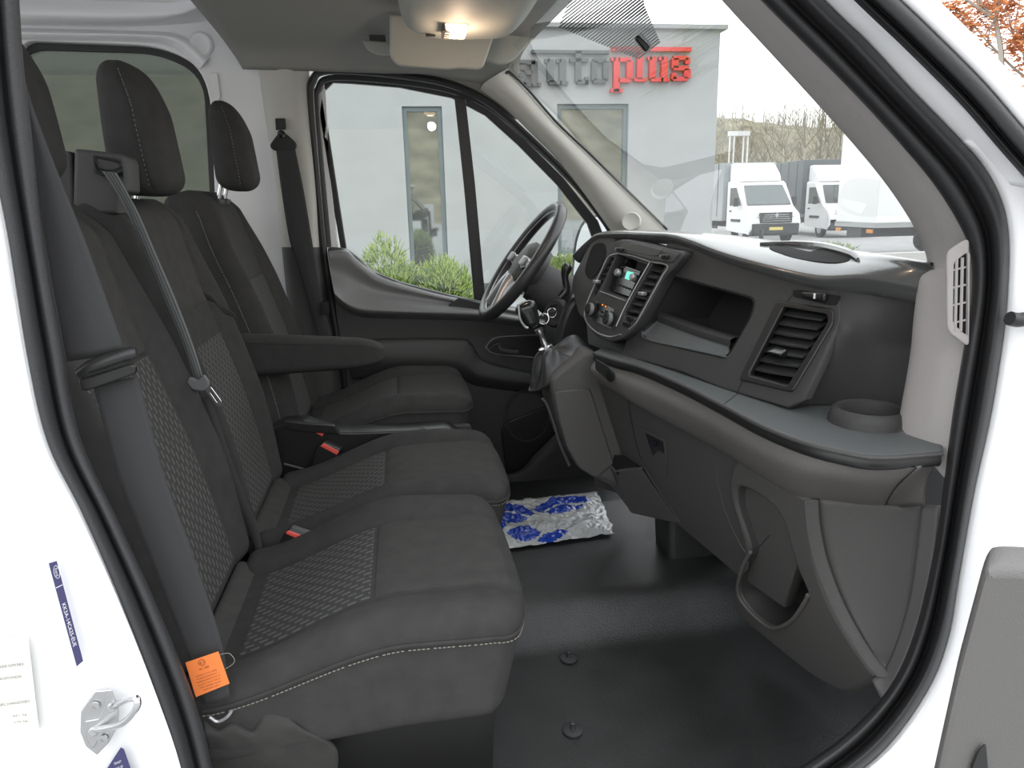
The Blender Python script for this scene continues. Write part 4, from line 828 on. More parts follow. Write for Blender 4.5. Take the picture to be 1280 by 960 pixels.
# ================================================================ OVERHEAD
oc = thing('overhead_console', PY(570, 0, 1.0), 'pale grey overhead console with a lit dome lamp at the top of the windscreen', 'overhead console')
def pod(nm, out, Y, dep, m_, bv=.015): return plate(nm, [spl(Ys(out, Y), 50, True)], V((0, -dep, .02)), m_, oc, bv=bv)
pod('shell', [(505, -90), (496, -20), (503, 26), (520, 44), (548, 51), (590, 52), (628, 49), (650, 32), (672, 0), (700, -50), (700, -90)], 1.14, .40, headp, .02)
pod('tray', [(528, -90), (519, -20), (524, 4), (545, 15), (590, 18), (630, 17), (652, 6), (668, -20), (668, -90)], 1.0, .34, head, .012)
sh_ = bpy.data.objects['shell']; bsh = BVHTree.FromPolygons([v.co+V(oc.location) for v in sh_.data.vertices], [tuple(p.vertices) for p in sh_.data.polygons])
h_, n_2, _, _ = bsh.ray_cast(CAM, ray(569, 35).normalized()); ln = (n_2 if n_2.z < 0 else -n_2).normalized(); lx_ = (V((1, 0, 0))-ln*ln.x).normalized(); ly_ = ln.cross(lx_); lc = h_+ln*.006
def LM(x, y, z): return lc+lx_*x+ly_*y+ln*z
k_ = (PY(583, 33, h_.y)-PY(555, 33, h_.y)).length/2
dl = rbox('dome_lamp', (k_, k_*1.25, .012), .010, mat('lit_lamp', (1, .85, .7), .4, emit=(1, .66, .42), es=1.3), oc, lambda p: LM(p.x, p.y, p.z), 12, 10, 6)
rbox('lamp_lens', (k_*.28, k_*1.1, .010), .004, mat('clear_lens', (.55, .45, .38), .2), dl, lambda p: LM(p.x-k_*.78, p.y, p.z+.004), 6, 6, 6)
for q in (-1, 0, 1): MB().box(LM(-k_*.78, q*k_*.6, .0145), (k_*.2, .0025, .0006), (lx_, ly_, ln)).out('lens_rib', plasm, dl)
MB().box(LM(-k_*1.1, 0, .002), (.0025, k_*1.2, .008), (lx_, ly_, ln)).out('lamp_rim', plasm, dl)
rbox('lamp_bulb', (k_*.55, k_*.7, .004), .003, mat('bulb_glow', (1, .9, .8), .4, emit=(1, .82, .64), es=5), dl, lambda p: LM(p.x+k_*.3, p.y, p.z+.011), 6, 6, 6)
lt = bpy.data.lights.new('dome_light', 'POINT'); lt.energy = .35; lt.color = (1, .72, .5); lt.shadow_soft_size = .02; lo = bpy.data.objects.new('dome_light', lt); lo.location = LM(.01, 0, .06); COL.objects.link(lo)
MB().box(PY(538, 44, 1.09), (.012, .004, .003)).out('microphone_slot', blk, oc)
vi = thing('sun_visor', PY(550, 80, 1.32), 'pale grey sun visor hanging below the overhead console', 'sun visor')
plate('board', [rnd(Ys([(487, 20), (487, 70), (495, 83), (560, 88), (574, 86), (598, 88), (604, 84), (616, 48), (624, 20)], 1.34), [.0, .01, .02, .01, .01, .01, .005, 0, 0], 4)], (0, -.018, 0), headp, vi, bv=.006)
v2 = thing('sun_visor', PY(650, 60, 1.45), 'folded greenish-grey visor beside the far windscreen pillar', 'sun visor')
plate('board', [rnd(Ys([(600, 76), (612, 46), (634, 36), (668, -8), (700, -40), (722, -30), (700, 6), (668, 48), (640, 78), (626, 83)], 1.50), .02, 4)], (0, -.02, 0), headp, v2, bv=.006)
gh = thing('grab_handle', PY(470, 60, 1.55), 'grey grab handle recess in the headliner beside the visor', 'grab handle')
plate('recess', [rnd(Ys([(458, 18), (477, 21), (483, 54), (462, 52)], 1.56), .008)], (0, -.006, 0), plasm, gh, bv=.002)
plate('lip', [rnd(Ys([(452, 51), (486, 54), (489, 70), (472, 69), (460, 64)], 1.555), .01)], (0, -.02, .0), headp, gh, bv=.006)

# ================================================================ BAG ON THE FLOOR HUMP
bz = .712; q = [PZ(a, b, bz) for a, b in ((585, 632), (747, 615), (768, 667), (585, 694))]
leaves = [((634, 646), 34, 12, .05), ((702, 636), 38, 10, -.18), ((654, 671), 22, 8, .0), ((690, 673), 20, 4.5, -.25), ((622, 660), 12, 6, .3), ((752, 617), 7, 4, 0), ((738, 677), 14, 4, -.1)]
from mathutils import noise
N = 110; M = 70; vs = []; pxs = []
def projp(p): d = p-CAM; z = d.dot(FW); return 640+F*d.dot(RT)/z, 480-F*d.dot(UP)/z
for i in range(N+1):
    for j in range(M+1):
        a = i/N; b = j/M; p = q[0].lerp(q[1], a).lerp(q[3].lerp(q[2], a), b)
        e = min(a, 1-a, b, 1-b)*8; e = min(1, e)
        h = .012*abs(noise.noise(p*16))+.010*abs(noise.noise(p*38+V((3, 1, 2))))+.004*noise.noise(p*90)
        s_ = .010*noise.noise(V((a*14, b*9, 5)))
        vs.append(p+V((s_*(1-e), s_*(1-e), h*(.3+.7*e)+.010*e))); pxs.append(projp(p))
fs = []; mi = []
for i in range(N):
    for j in range(M):
        fs.append((i*(M+1)+j, (i+1)*(M+1)+j, (i+1)*(M+1)+j+1, i*(M+1)+j+1)); x, y = pxs[i*(M+1)+j]; hit = 0
        for (cx_, cy_), rx, ry, an in leaves:
            u = (x-cx_)*math.cos(an)+(y-cy_)*math.sin(an); v_ = -(x-cx_)*math.sin(an)+(y-cy_)*math.cos(an)
            if abs(u) < rx and abs(v_) < ry*(1-abs(u/rx)**2.2) and abs(v_+.12*u*0-.3) > .0 and not (abs(v_-.22*abs(u)+2) < .9 and rx > 25): hit = 1
        mi.append(hit)
bag = mk('plastic_bag', vs, fs, [mat('white_film', (.52, .54, .54), .22, spec=.7), mat('blue_film', (.012, .055, .42), .22, spec=.7)], sharp=80)
for p_, k in zip(bag.data.polygons, mi): p_.material_index = k
tag(bag, 'crumpled white plastic sheet printed with blue leaves on the black floor', 'plastic bag')

# ================================================================ NEAR PILLAR: STICKERS AND LATCH
YP = -.020
def quadplate(nm, pts, m_, lab, cat, Y=YP, r=0): return tag(plate(nm, [rnd(Ys(pts, Y), r) if r else Ys(pts, Y)], (0, -.0006, 0), m_, bv=.0001), lab, cat)
st_ = thing('part_sticker', PY(83, 830, YP), 'narrow blue-grey part number strip stuck on the white door pillar', 'sticker')
sp_ = Ys([(61, 704), (71, 701), (104, 826), (96, 833)], YP)
plate('backing', [sp_], (0, -.0005, 0), mat('sticker_blue', (.045, .042, .12), .5), st_, bv=.0001)
xd = (sp_[3]-sp_[0]+sp_[2]-sp_[1]).normalized(); yd = (sp_[1]-sp_[0]+sp_[2]-sp_[3]).normalized(); tw_ = mat('sticker_white', (.75, .75, .78), .5)
text('lettering', 'KK3A-14C625-EUE', PY(87, 781, YP-.0008), xd, yd, (PY(95, 808, YP)-PY(79, 755, YP)).length, .0048, tw_, st_)
oc_ = PY(71, 715, YP-.0009); MB().tube([oc_+xd*math.cos(k*math.pi/14)*.0085+yd*math.sin(k*math.pi/14)*.0036 for k in range(28)], .0003, True, 4).out('oval_emblem', tw_, st_)
text('lettering', 'Ford', oc_, xd, yd, .010, .0036, tw_, st_)
a, b = PY(70, 735, YP-.0009), PY(78, 731, YP-.0009); MB().tube([a, b], .0005, n=4).out('divider', tw_, st_)
pl_ = thing('weight_label', PY(20, 920, YP), 'cream paper weight label with grey print on the white pillar', 'label')
plate('paper', [Ys([(-60, 797), (35, 795), (49, 912), (-60, 930)], YP)], (0, -.0005, 0), mat('cream_paper', (.78, .77, .70), .7), pl_, bv=.0001)
gi = mat('grey_ink', (.2, .2, .2), .7); xd = (PY(49, 912, YP)-PY(0, 919, YP)).normalized(); yd = (PY(35, 795, YP)-PY(49, 912, YP)).normalized()
for (a, b, c_, t_) in ((-6, 30, 832, 'TREK509383'), (-4, 29, 847, 'PROFONDIE.'), (-8, 38, 879, 'MARCHANDISES'), (16, 34, 894, '651 kg'), (17, 35, 902, '276 kg')):
    text('print', t_, PY((a+b)/2, c_, YP-.0008), xd, yd, (PY(b, c_, YP)-PY(a, c_, YP)).length, .0042, gi, pl_)
tg_ = thing('airbag_sticker', PY(150, 990, YP), 'dark pointed sticker with pale print at the foot of the white pillar', 'sticker')
plate('backing', [Ys([(118, 985), (151, 934), (155, 936), (172, 985)], YP)], (0, -.0005, 0), MATS['sticker_blue'], tg_, bv=.0001)
for k in range(3): text('print', ['TRANSIT', 'STOCK 20', 'V363'][k], PY(147, 953+7*k, YP-.0008), PY(160, 947, YP)-PY(147, 952, YP), PY(151, 934, YP)-PY(151, 950, YP), [.010, .014, .017][k], .0040, gi if k > 2 else tw_, tg_)
la = thing('door_latch_striker', PY(125, 940, YP), 'zinc metal door striker loop screwed on the white pillar', 'latch')
plate('base_plate', [rnd(Ys([(102, 912), (103, 886), (121, 861), (137, 860), (148, 882), (149, 905), (138, 925), (123, 941), (109, 930)], YP), .002)], (0, -.005, 0), zinc, la, bv=.0015)
plate('raised_web', [rnd(Ys([(107, 900), (124, 897), (131, 882), (134, 861), (140, 861), (149, 884), (149, 903), (128, 917), (117, 935), (108, 920)], YP-.005), .002)], (0, -.003, 0), zinc, la, bv=.0012)
for a, b in ((119, 882), (129, 923)):
    sc_ = MB().lathe(PY(a, b, YP-.006), (0, -1, 0), [(.0062, 0), (.006, .0025), (.0025, .0028), (.002, .001), (.0003, .001)], 20).out('screw', zinc, la)
MB().tube(spl([PY(140, 883, YP-.006), PY(147, 880, YP-.02), PY(163, 873, YP-.035), PY(171, 874, YP-.045), PY(171, 884, YP-.048), PY(160, 899, YP-.04), PY(148, 906, YP-.03), PY(132, 910, YP-.018), PY(117, 912, YP-.006)], 40), .0042, n=10).out('striker_loop', chrome, la)
for a, b in ((141, 882), (118, 912)): MB().lathe(PY(a, b, YP-.005), (.1, -1, .1), [(.0065, 0), (.006, .006), (.005, .007)], 16).out('loop_boss', zinc, la)

# ================================================================ OUTSIDE
gr_ = mk('ground', [(-120, -80, 0), (160, -80, 0), (160, 160, 0), (-120, 160, 0)], [(0, 1, 2, 3)], asph, kind='structure')
ext_w = MB(); MB().box((-1.2, 1.90, .75), (1.9, .015, .45)).out('wall_outer_left', white, kind='structure')
# far side mirror of the van
def PM(a, b, o=0): return PL(a, b, (.9, .42, 0), .9*.82+.42*2.05+o)
mo = [(712, 352), (717, 300), (724, 280), (733, 270), (744, 267), (775, 270), (780, 352)]
mh = plate('mirror_housing', [rnd([PM(*p) for p in mo], .03, 4)], V((.08, .03, 0)), gloss, dr, bv=.01)
MB().tube([PM(738, 330, .06), V((.75, 1.80, 1.40))], .02, n=8).out('mirror_arm', blk, mh)
plate('mirror_glass', [rnd([PM(*p, -.002) for p in [(716, 348), (721, 302), (727, 284), (735, 274), (745, 271), (772, 273), (775, 348)]], .03, 4)], V((.002, 0, 0)), mat('mirror_silver', (.8, .82, .83), .02, metal=1), mh, bv=.0005)
# building
YB = 12.5; plaster = mat('grey_plaster', (.36, .37, .37), .9, bump=.4, scale=25, var=.04, vscale=2)
bd = thing('showroom_building', (0, YB+3, 0), 'grey rendered showroom with red and dark lettering behind the van', 'building')
def wx(px, py=200): return PY(px, py, YB).x
def wz(px, py): return PY(px, py, YB).z
xr = wx(896, 150); zt = wz(800, 36)
w1 = (wx(506, 200), wx(555, 200), .45, wz(530, 133)); w2 = (wx(697, 180), wx(785, 180), .72, wz(740, 130))
def rect(a, b, c, d, y=YB): return [V((a, y, c)), V((b, y, c)), V((b, y, d)), V((a, y, d))]
plate('front_wall', [rect(-9, xr, 0, zt), rect(w1[0], w1[1], w1[2], w1[3]), rect(w2[0], w2[1], w2[2], w2[3])], (0, .3, 0), plaster, bd, bv=.01)
MB().box((xr-.15, YB+5.2, zt/2), (.15, 4.9, zt/2)).out('side_wall', plaster, bd)
MB().box((xr/2-4.5, YB+5, zt-.1), ((xr+9)/2, 4.9, .05)).out('roof', plaster, bd)
MB().box((xr/2-4.45, YB+.12, zt+.03), ((xr+9.1)/2, .22, .035)).out('coping', mat('coping_metal', (.3, .31, .31), .5), bd)
MB().box((xr/2-4.5, YB-.02, .12), ((xr+9)/2, .03, .12)).out('plinth', mat('plinth_grey', (.09, .09, .09), .8), bd)
frm = mat('window_frame_grey', (.13, .16, .17), .4); wg = mat('reflective_pane', (.10, .10, .09), .03, spec=1.0, coat=1.0)
wg2 = bpy.data.materials.new('window_reflect'); wg2.use_nodes = True; n = wg2.node_tree; n.clear if False else None
bb = n.nodes['Principled BSDF']; bb.inputs['Base Color'].default_value = (.42, .44, .44, 1); bb.inputs['Metallic'].default_value = .85; bb.inputs['Roughness'].default_value = .03
for w_ in (w1, w2):
    f_ = plate('window', [rect(*w_, YB+.05), rect(w_[0]+.08, w_[1]-.08, w_[2]+.08, w_[3]-.08, YB+.05)], (0, .1, 0), frm, bd, bv=.01)
    plate('pane', [rect(w_[0]+.06, w_[1]-.06, w_[2]+.06, w_[3]-.06, YB+.1)], (0, .02, 0), wg2, f_, bv=.002)
MB().box(((w2[0]+w2[1])/2, YB-.06, .69), ((w2[1]-w2[0])/2+.1, .1, .03)).out('window_sill', white, bd)
# sign letters: thing of its own fixed on the wall
sg = thing('wall_sign', (wx(755, 90), YB-.1, wz(755, 110)), 'wall lettering, first half dark grey and second half red, on grey building', 'sign')
sgd = mat('sign_grey', (.075, .08, .08), .5); sgr = mat('sign_red', (.62, .035, .03), .45)
def slab_l(nm, boxes, m_, px0, px1, yb, yt):   # slab-serif letter from boxes in a 0..1 cell
    mb = MB(); x0 = wx(px0, 90); x1 = wx(px1, 90); z0 = wz((px0+px1)/2, yb); z1 = wz((px0+px1)/2, yt)
    for a, b, c, d in boxes:
        mb.box((x0+(a+b)/2*(x1-x0), YB-.05, z0+(c+d)/2*(z1-z0)), ((b-a)/2*(x1-x0), .05, (d-c)/2*(z1-z0)))
    return mb.out(nm, m_, sg)
LA = [(.05, .75, .82, 1), (.55, .85, .0, .95), (.05, .35, .62, .86), (.25, .6, .44, .60), (.0, .3, .06, .52), (.08, .6, 0, .15), (.8, 1, 0, .14)]
LU = [(.1, .38, .12, 1), (0, .2, .86, 1), (.18, .72, 0, .16), (.62, .9, 0, 1), (.5, .7, .86, 1), (.88, 1, 0, .14)]
LT = [(.28, .58, .08, 1.28), (0, .95, .86, 1), (.4, .95, 0, .16), (.78, .98, .0, .28)]
LO = [(0, .32, .12, .88), (.68, 1, .12, .88), (.12, .88, 0, .17), (.12, .88, .83, 1)]
LP = [(.12, .4, -.38, 1), (0, .2, .86, 1), (0, .55, -.40, -.26), (.34, .9, .83, 1), (.72, 1, .14, .88), (.34, .9, 0, .17)]
LL = [(.22, .68, .1, 1.22), (0, .4, 1.1, 1.24), (0, 1, 0, .15)]
LS = [(.1, .85, .84, 1), (.7, .95, .68, .92), (0, .35, .52, .9), (.1, .9, .42, .60), (.66, 1, .1, .48), (.1, .85, 0, .16), (.02, .26, .06, .32)]
for nm_, bx_, m_, a, b, yb, yt in (('letter', LA, sgd, 648, 675, 109, 76), ('letter', LU, sgd, 680, 709, 107, 75), ('letter', LT, sgd, 711, 735, 106, 74), ('letter', LO, sgd, 738, 759, 105, 74),
        ('letter', LP, sgr, 762, 789, 104, 73), ('letter', LL, sgr, 791, 806, 103, 72), ('letter', LU, sgr, 807, 835, 103, 72), ('letter', LS, sgr, 837, 861, 102, 71)):
    slab_l(nm_, bx_, m_, a, b, yb, yt)
slab_l('bar', [(0, 1, 0, 1)], sgd, 664, 760, 68, 64); slab_l('bar', [(0, 1, 0, 1)], sgr, 763, 861, 65, 60)
# hedge strip under the big window
def bush(name, c, rad, n, cols, lab, cat, grp=None, leaf=.05):
    o_ = thing(name, V(c)-V((0, 0, 0)), lab, cat, grp); rs = random.Random(sum(map(ord, lab))); mb = MB(); c = V(c)+V((0, 0, rad[2]*.55))
    vs = []; fs = []
    lobes = [(V((rs.uniform(-.6, .6)*rad[0], rs.uniform(-.6, .6)*rad[1], rs.uniform(-.2, .45)*rad[2])), rs.uniform(.35, .55)) for _ in range(9)]
    for _ in range(n):
        lc_, lr = rs.choice(lobes); d = V((rs.gauss(0, 1), rs.gauss(0, 1), rs.gauss(.3, 1))).normalized(); p = c+lc_+V((d.x*rad[0], d.y*rad[1], d.z*rad[2]))*lr*rs.uniform(.6, 1.05)
        if p.z < .02: p.z = .02+rs.random()*.05
        dd = (d+V((rs.uniform(-.5, .5), rs.uniform(-.5, .5), rs.uniform(0, .9)))).normalized(); s = dd.orthogonal().normalized()*leaf*.16; t = dd.cross(s)*.8
        k = len(vs); L_ = leaf*rs.uniform(.8, 1.8); vs += [p+s, p-s*.5+t, p-s*.5-t, p+dd*L_]; fs += [(k, k+1, k+3), (k+1, k+2, k+3), (k+2, k, k+3)]
    a = mk('foliage', vs, fs, cols, o_, sharp=180)
    for i, p_ in enumerate(a.data.polygons): p_.material_index = (i//3*7919) % len(cols) 
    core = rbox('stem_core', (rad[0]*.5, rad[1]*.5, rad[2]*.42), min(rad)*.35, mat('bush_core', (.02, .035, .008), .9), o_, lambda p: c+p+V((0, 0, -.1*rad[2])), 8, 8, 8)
    return o_
gmats = [mat('leaf_bright', (.27, .34, .08), .6), mat('leaf_mid', (.19, .26, .055), .6), mat('leaf_dark', (.07, .13, .02), .7)]
bp = PZ(522, 372, 0); bx = PY(520, 345, 7.4)
bush('rounded_pine_bush', (bx.x, 7.4, 0), (.62, .6, 1.02), 9000, gmats, 'bright green rounded bush outside the far door window', 'bush', leaf=.055)
bush('rounded_pine_bush', (PY(572, 345, 7.4).x, 7.5, 0), (.30, .4, .88), 3500, gmats, 'small green bush right behind the big rounded bush', 'bush', leaf=.055)
bush('clipped_hedge', ((w2[0]+w2[1])/2+.1, YB-.5, 0), (1.3, .4, .58), 5000, gmats, 'low green hedge beneath the wide showroom window', 'hedge', leaf=.06)
for (a, b, Y, r_, lab) in ((1022, 312, 15, (.75, .5, .42), 'low green shrub in front of the white box trailer'), (932, 297, 17, (.35, .4, .35), 'small green shrub beside the building corner by the dash edge')):
    bush('low_shrub', (PY(a, b, Y).x, Y, 0), r_, 3000, gmats, lab, 'shrub', leaf=.06)
MB().box((PY(1060, 320, 15.5).x, 15.8, .12), (2.6, .18, .14)).out('kerb_wall', mat('kerb_stone', (.45, .44, .42), .8), kind='structure')
bl_ = thing('bollard', PZ(951, 308, 0), 'thin dark post on the yard before the white lorry', 'post'); p0 = PY(951, 304, 14.5)
MB().lathe((p0.x, 14.5, 0), (0, 0, 1), [(.05, 0), (.05, .95), (.03, .98), (.001, .98)], 12).out('post', blk, bl_)

# ---- lorries
wpaint = mat('lorry_white', (.78, .78, .79), .3); tgl = mat('lorry_glass', (.10, .12, .12), .05, spec=.8); bum = mat('lorry_bumper', (.04, .042, .045), .6); tyre = mat('tyre', (.02, .02, .02), .85)
def lorry(loc, rz, lab, boxm, bl, bh, seams=0, only_box=False, spoiler=True):
    o_ = thing('box_lorry', loc, lab, 'lorry'); Mx = Matrix.Translation(V(loc)) @ Matrix.Rotation(rz, 4, 'Z')
    def T(mb): mb.v = [Mx @ v for v in mb.v]; return mb
    def ad(nm, mb, m_, par=o_, bv_=0, **k):
        a = T(mb).out(nm, m_, par, **k)
        if bv_: bev(a, bv_, 3)
        return a
    prof = [(2.25, .32), (2.38, .55), (2.36, .85), (2.22, 1.12), (1.72, 1.38), (.98, 2.22), (.75, 2.32), (0, 2.34), (0, .45), (.75, .40), (1.95, .36)]
    if not only_box:
        cb_ = ad('cab', MB().prism([V((x, -.99, z)) for x, z in prof], (0, 1.98, 0)), wpaint, bv_=.09)
        ad('windscreen', MB().prism([V((1.70, -.86, 1.42)), V((1.08, -.76, 2.14)), V((1.08, .76, 2.14)), V((1.70, .86, 1.42))], (.03, 0, .03)), tgl, cb_)
        for s in (-1, 1):
            ad('side_window', MB().prism([V((1.45, s*.985, 1.42)), V((.95, s*.985, 2.08)), V((.35, s*.985, 2.08)), V((.35, s*.985, 1.40))], (0, s*.015, 0)), tgl, cb_)
            ad('door_mirror', MB().box((1.35, s*1.16, 1.55), (.06, .09, .17)), bum, cb_, .03)
            ad('headlight', MB().prism([V((2.18, s*.62, 1.14)), V((2.30, s*.60, .96)), V((2.22, s*.93, .98)), V((1.95, s*.95, 1.20))], (.05, s*.02, .0)), mat('lamp_glass', (.5, .52, .53), .1), cb_, .01)
            ad('door_handle', MB().box((.45, s*1.0, 1.2), (.09, .015, .025)), bum, cb_)
            ad('side_strip', MB().box((1.0, s*1.0, .85), (.45, .012, .05)), bum, cb_)
        ad('bumper', MB().prism([V((2.30, -.96, .30)), V((2.42, -.90, .34)), V((2.42, .90, .34)), V((2.30, .96, .30)), V((1.95, .99, .30)), V((1.95, -.99, .30))], (0, 0, .42)), bum, cb_, .04)
        gl_ = ad('grille', MB().box((2.33, 0, .96), (.07, .62, .19)), bum, cb_, .02)
        for k in range(4): ad('grille_bar', MB().box((2.41, 0, .84+.075*k), (.012, .56-.03*k, .013)), chrome, cb_)
        ad('emblem', MB().prism([V((2.41, -.07, 1.04)), V((2.41, 0, 1.15)), V((2.41, .07, 1.04)), V((2.41, 0, .93))], (.02, 0, 0)), chrome, cb_)
        ad('number_plate', MB().box((2.43, 0, .56), (.01, .26, .055)), mat('plate_yellow', (.7, .6, .2), .5), cb_)
        if spoiler: ad('roof_spoiler', MB().prism([V((.9, -.85, 2.3)), V((.75, -.85, 2.55)), V((.15, -.85, 3.02)), V((-.15, -.85, 3.02)), V((-.15, -.85, 2.3))], (0, 1.7, 0)), wpaint, bv_=.08)
    bx_ = ad('cargo_box', MB().box((-.2-bl/2, 0, .92+bh/2), (bl/2, 1.08, bh/2)), boxm, bv_=.02)
    ad('bottom_rail', MB().box((-.2-bl/2, 0, .88), (bl/2+.02, 1.10, .07)), mat('rail_alu', (.4, .41, .42), .4, metal=.5), bx_)
    ad('chassis', MB().box((-.2-bl/2, 0, .66), (bl/2, .40, .12)), bum)
    for k in range(seams):
        for s in (-1, 1): ad('curtain_fold', MB().box((-.35-(bl-.3)*(k+.5)/seams, s*1.085, .95+bh/2), (.012, .008, bh/2-.04)), mat('fold_dark', (.05, .055, .06), .7), bx_)
    for s in (-1, 1):
        ad('underrun_rail', MB().box((-.4-bl*.28, s*.98, .55), (bl*.18, .02, .06)), bum)
        for x_ in ((1.45,) if not only_box else ())+(-.2-bl*.62,):
            w_ = ad('wheel', MB().lathe((x_, s*.90, .36), (0, s, 0), [(.36, -.12), (.37, 0), (.35, .06), (.24, .07), (.22, .02), (.001, .02)], 28), tyre)
            ad('hub', MB().lathe((x_, s*.93, .36), (0, s, 0), [(.21, 0), (.20, .03), (.08, .05), (.001, .06)], 16), mat('wheel_hub', (.5, .5, .5), .4, metal=.5), w_)
        ad('tail_lamp', MB().box((-.22-bl, s*.85, .72), (.02, .14, .05)), mat('lamp_orange', (.6, .25, .05), .4))
    return o_
greyt = mat('tarp_grey', (.36, .38, .39), .6, bump=.3, scale=8); darkt = mat('tarp_dark', (.13, .145, .15), .6, bump=.3, scale=8)
p = PZ(946, 309, 0); lorry((PY(957, 300, 25).x+.4, 27.2, 0), math.radians(-93), 'white lorry facing us with grey cargo sheet right of the building', greyt, 5.2, 2.15, 6)
lorry((PY(1052, 300, 28).x+.1, 29.5, 0), math.radians(-96), 'white lorry with long dark tarpaulin body, second from the building', darkt, 8.5, 2.35, 9)
lorry((PY(1057, 300, 17).x+8.55, 17.8, 0), math.radians(-5), 'large plain white box trailer filling the right of the windscreen', mat('box_white', (.85, .85, .85), .4), 7.2, 2.5, 0, only_box=True)
# ---- wooded hill with trunks, bare trees, gantry
hc = mat('hill_brown', (.20, .18, .12), .95, bump=1, scale=2, var=.45, vscale=.35)
def hill(nm, x0, x1, y0, y1, h, nx_, ny_, seed, kind='structure'):
    vs = []
    for i in range(nx_+1):
        for j in range(ny_+1):
            x = x0+(x1-x0)*i/nx_; y = y0+(y1-y0)*j/ny_; t = sm(j/ny_*1.15)
            vs.append((x, y, h*t*(.85+.25*noise.noise(V((x*.03, y*.03, seed))))+.5*noise.noise(V((x*.3, y*.3, seed)))*t))
    return mk(nm, vs, [(i*(ny_+1)+j, (i+1)*(ny_+1)+j, (i+1)*(ny_+1)+j+1, i*(ny_+1)+j+1) for i in range(nx_) for j in range(ny_)], hc, kind=kind)
hill('hillside', -20, 190, 60, 150, 17, 120, 50, 1); hill('hillside', 130, -130, -45, -110, 26, 60, 20, 4)
rs = random.Random(3); mb = MB(); mb2 = MB()
for _ in range(1500):
    x = rs.uniform(10, 100); t = rs.uniform(.05, 1)
    y = 60+80*t; z = 17*sm((y-60)/90*1.15)*.85-.5; hh = rs.uniform(2.5, 5.5); p = V((x, y, z))
    mb.tube([p, p+V((rs.uniform(-.2, .2), 0, hh))], [.09, .02], n=3)
    for k in range(5):
        q_ = p+V((0, 0, hh*rs.uniform(.3, .95))); mb2.tube([q_, q_+V((rs.uniform(-1, 1), rs.uniform(-.5, .5), rs.uniform(.3, 1.2)))], [.04, .01], n=3)
mb.out('hill_trunks', mat('pale_bark', (.34, .32, .27), .9), kind='stuff'); tag(bpy.data.objects['hill_trunks'], 'thin pale tree trunks covering the distant hillside', 'woodland')
mb2.out('hill_branches', mat('brown_twigs', (.17, .15, .10), .9), kind='stuff'); tag(bpy.data.objects['hill_branches'], 'brown leafless branches over the distant hillside', 'woodland')
def bare_tree(loc, h, seed, lab, grp=None, col='brown_twigs', twig=None, depth=5, droop=0):
    rs = random.Random(seed); o_ = thing('bare_tree', loc, lab, 'tree', grp); tr_, br_ = MB(), MB(); tips = []
    def grow(p, d, L_, r, k):
        pts = [p]; q_ = p
        for _ in range(3): d = (d+V((rs.uniform(-.18, .18), rs.uniform(-.18, .18), rs.uniform(-.05, .12)-droop*(k > 1)))).normalized(); q_ = q_+d*L_/3; pts.append(q_)
        (tr_ if k < 2 else br_).tube(pts, [r, r*.88, r*.76, r*.62], n=5 if k < 3 else 3); tips.extend(pts[1:] if k > 1 else [])
        if k < depth:
            for _ in range(3 if k < 3 else 2):
                a = rs.choice(pts[1:]) if rs.random() < .6 else q_; e = V((rs.uniform(-1, 1), rs.uniform(-1, 1), rs.uniform(.1, .9))).normalized(); grow(a, (d*.8+e).normalized(), L_*.68, r*.52, k+1)
    grow(V(loc), V((0, 0, 1)), h*.38, h*.018, 0)
    grow(V(loc)+V((0, 0, h*.37)), V((.1, 0, 1)), h*.32, h*.011, 1)
    tr_.out('trunk', MATS['pale_bark'], o_); br_.out('branches', MATS[col], o_); return o_, tips
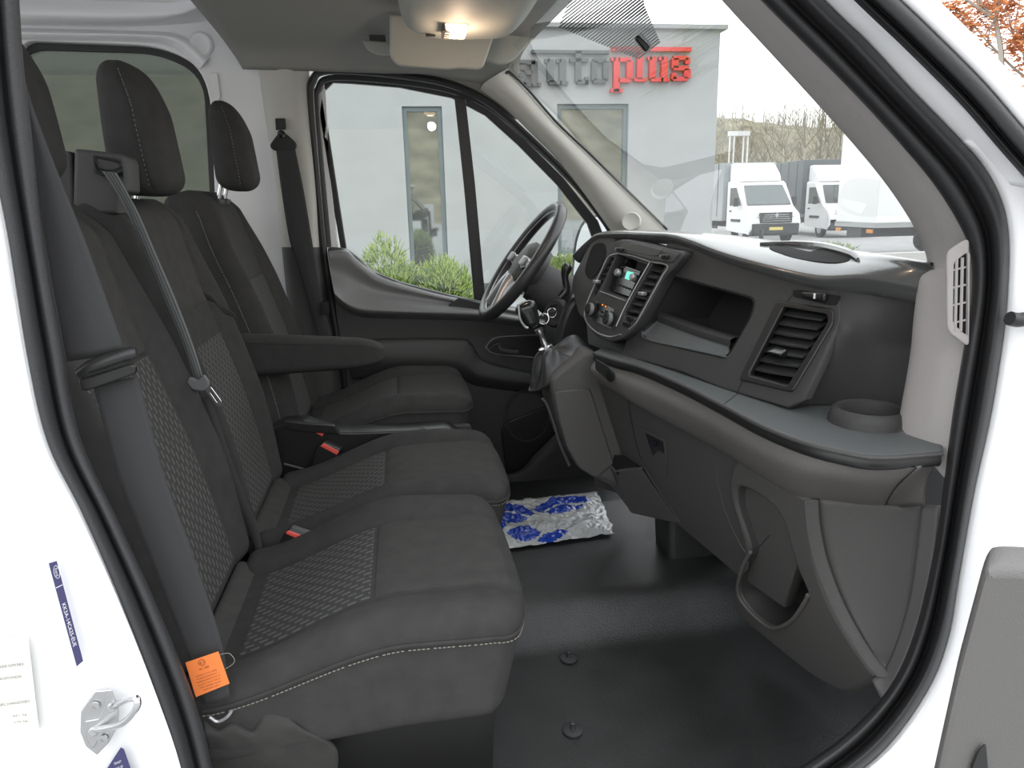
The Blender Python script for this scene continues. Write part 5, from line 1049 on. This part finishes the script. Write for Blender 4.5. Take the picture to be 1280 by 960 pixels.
for a, Y, h, sd, lab in ((914, 42, 5.2, 5, 'leftmost bare tree close to the building corner'), (936, 46, 6.4, 8, 'bare tree rising above the nearer white lorry cab'), (957, 40, 5.6, 11, 'bare forked tree between the two lorry bodies'), (977, 48, 7.4, 14, 'taller bare tree above the dark tarpaulin body'), (1003, 44, 6.9, 21, 'dense bare tree above the second lorry cab'), (1026, 47, 7.6, 33, 'bare tree beside the upper corner of the white trailer'), (1046, 43, 7.0, 35, 'bare tree half behind the windscreen pillar edge')):
    bare_tree((PY(a, 240, Y).x, Y, 0), h, sd, lab)
ga = thing('white_gantry', (PY(920, 220, 38).x, 38, 0), 'white lattice gantry standing left behind the nearer lorry', 'gantry'); gm_ = mat('gantry_white', (.7, .7, .7), .5)
xa, xb, zt_ = PY(911, 200, 38).x, PY(928, 200, 38).x, PY(920, 167, 38).z
for x in (xa, xb):
    for s in (0, .25): MB().tube([V((x+s, 38, 0)), V((x+s, 38, zt_))], .05, n=5).out('post', gm_, ga)
MB().box(((xa+xb)/2+.12, 38, zt_), ((xb-xa)/2+.2, .1, .12)).out('crossbeam', gm_, ga)
# larch at the right, beyond the open door
om_ = mat('larch_orange', (.55, .22, .08), .8); lx = PY(1262, 60, 24)
lt_, tips = bare_tree((lx.x, 24, 0), 11.5, 77, 'tall tree with rusty orange foliage above the open door frame', depth=5, col='pale_bark')
vs = []; fs = []; rs = random.Random(9)
for t_ in tips*12:
    if t_.z < 3: continue
    p = t_+V((rs.gauss(0, .16), rs.gauss(0, .16), rs.gauss(0, .12))); d = V((rs.uniform(-1, 1), rs.uniform(-1, 1), rs.uniform(-.6, .3))).normalized()*.20; s = d.orthogonal().normalized()*.04; k = len(vs)
    vs += [p+s, p-s, p-s+d, p+s+d]; fs.append((k, k+1, k+2, k+3))
mk('foliage', vs, fs, om_, lt_, sharp=180)
# repeats share a group
for o in S.objects:
    b = o.name.split('.')[0]
    gname = {'seat_belt': 'seat belts of the cab', 'bare_tree': 'leafless trees behind the yard', 'box_lorry': 'lorries parked on the yard', 'rounded_pine_bush': 'green bushes outside the far door', 'low_shrub': 'low shrubs at the yard edge', 'sun_visor': 'visors at the windscreen top'}.get(b)
    if gname and 'category' in o: o['group'] = gname
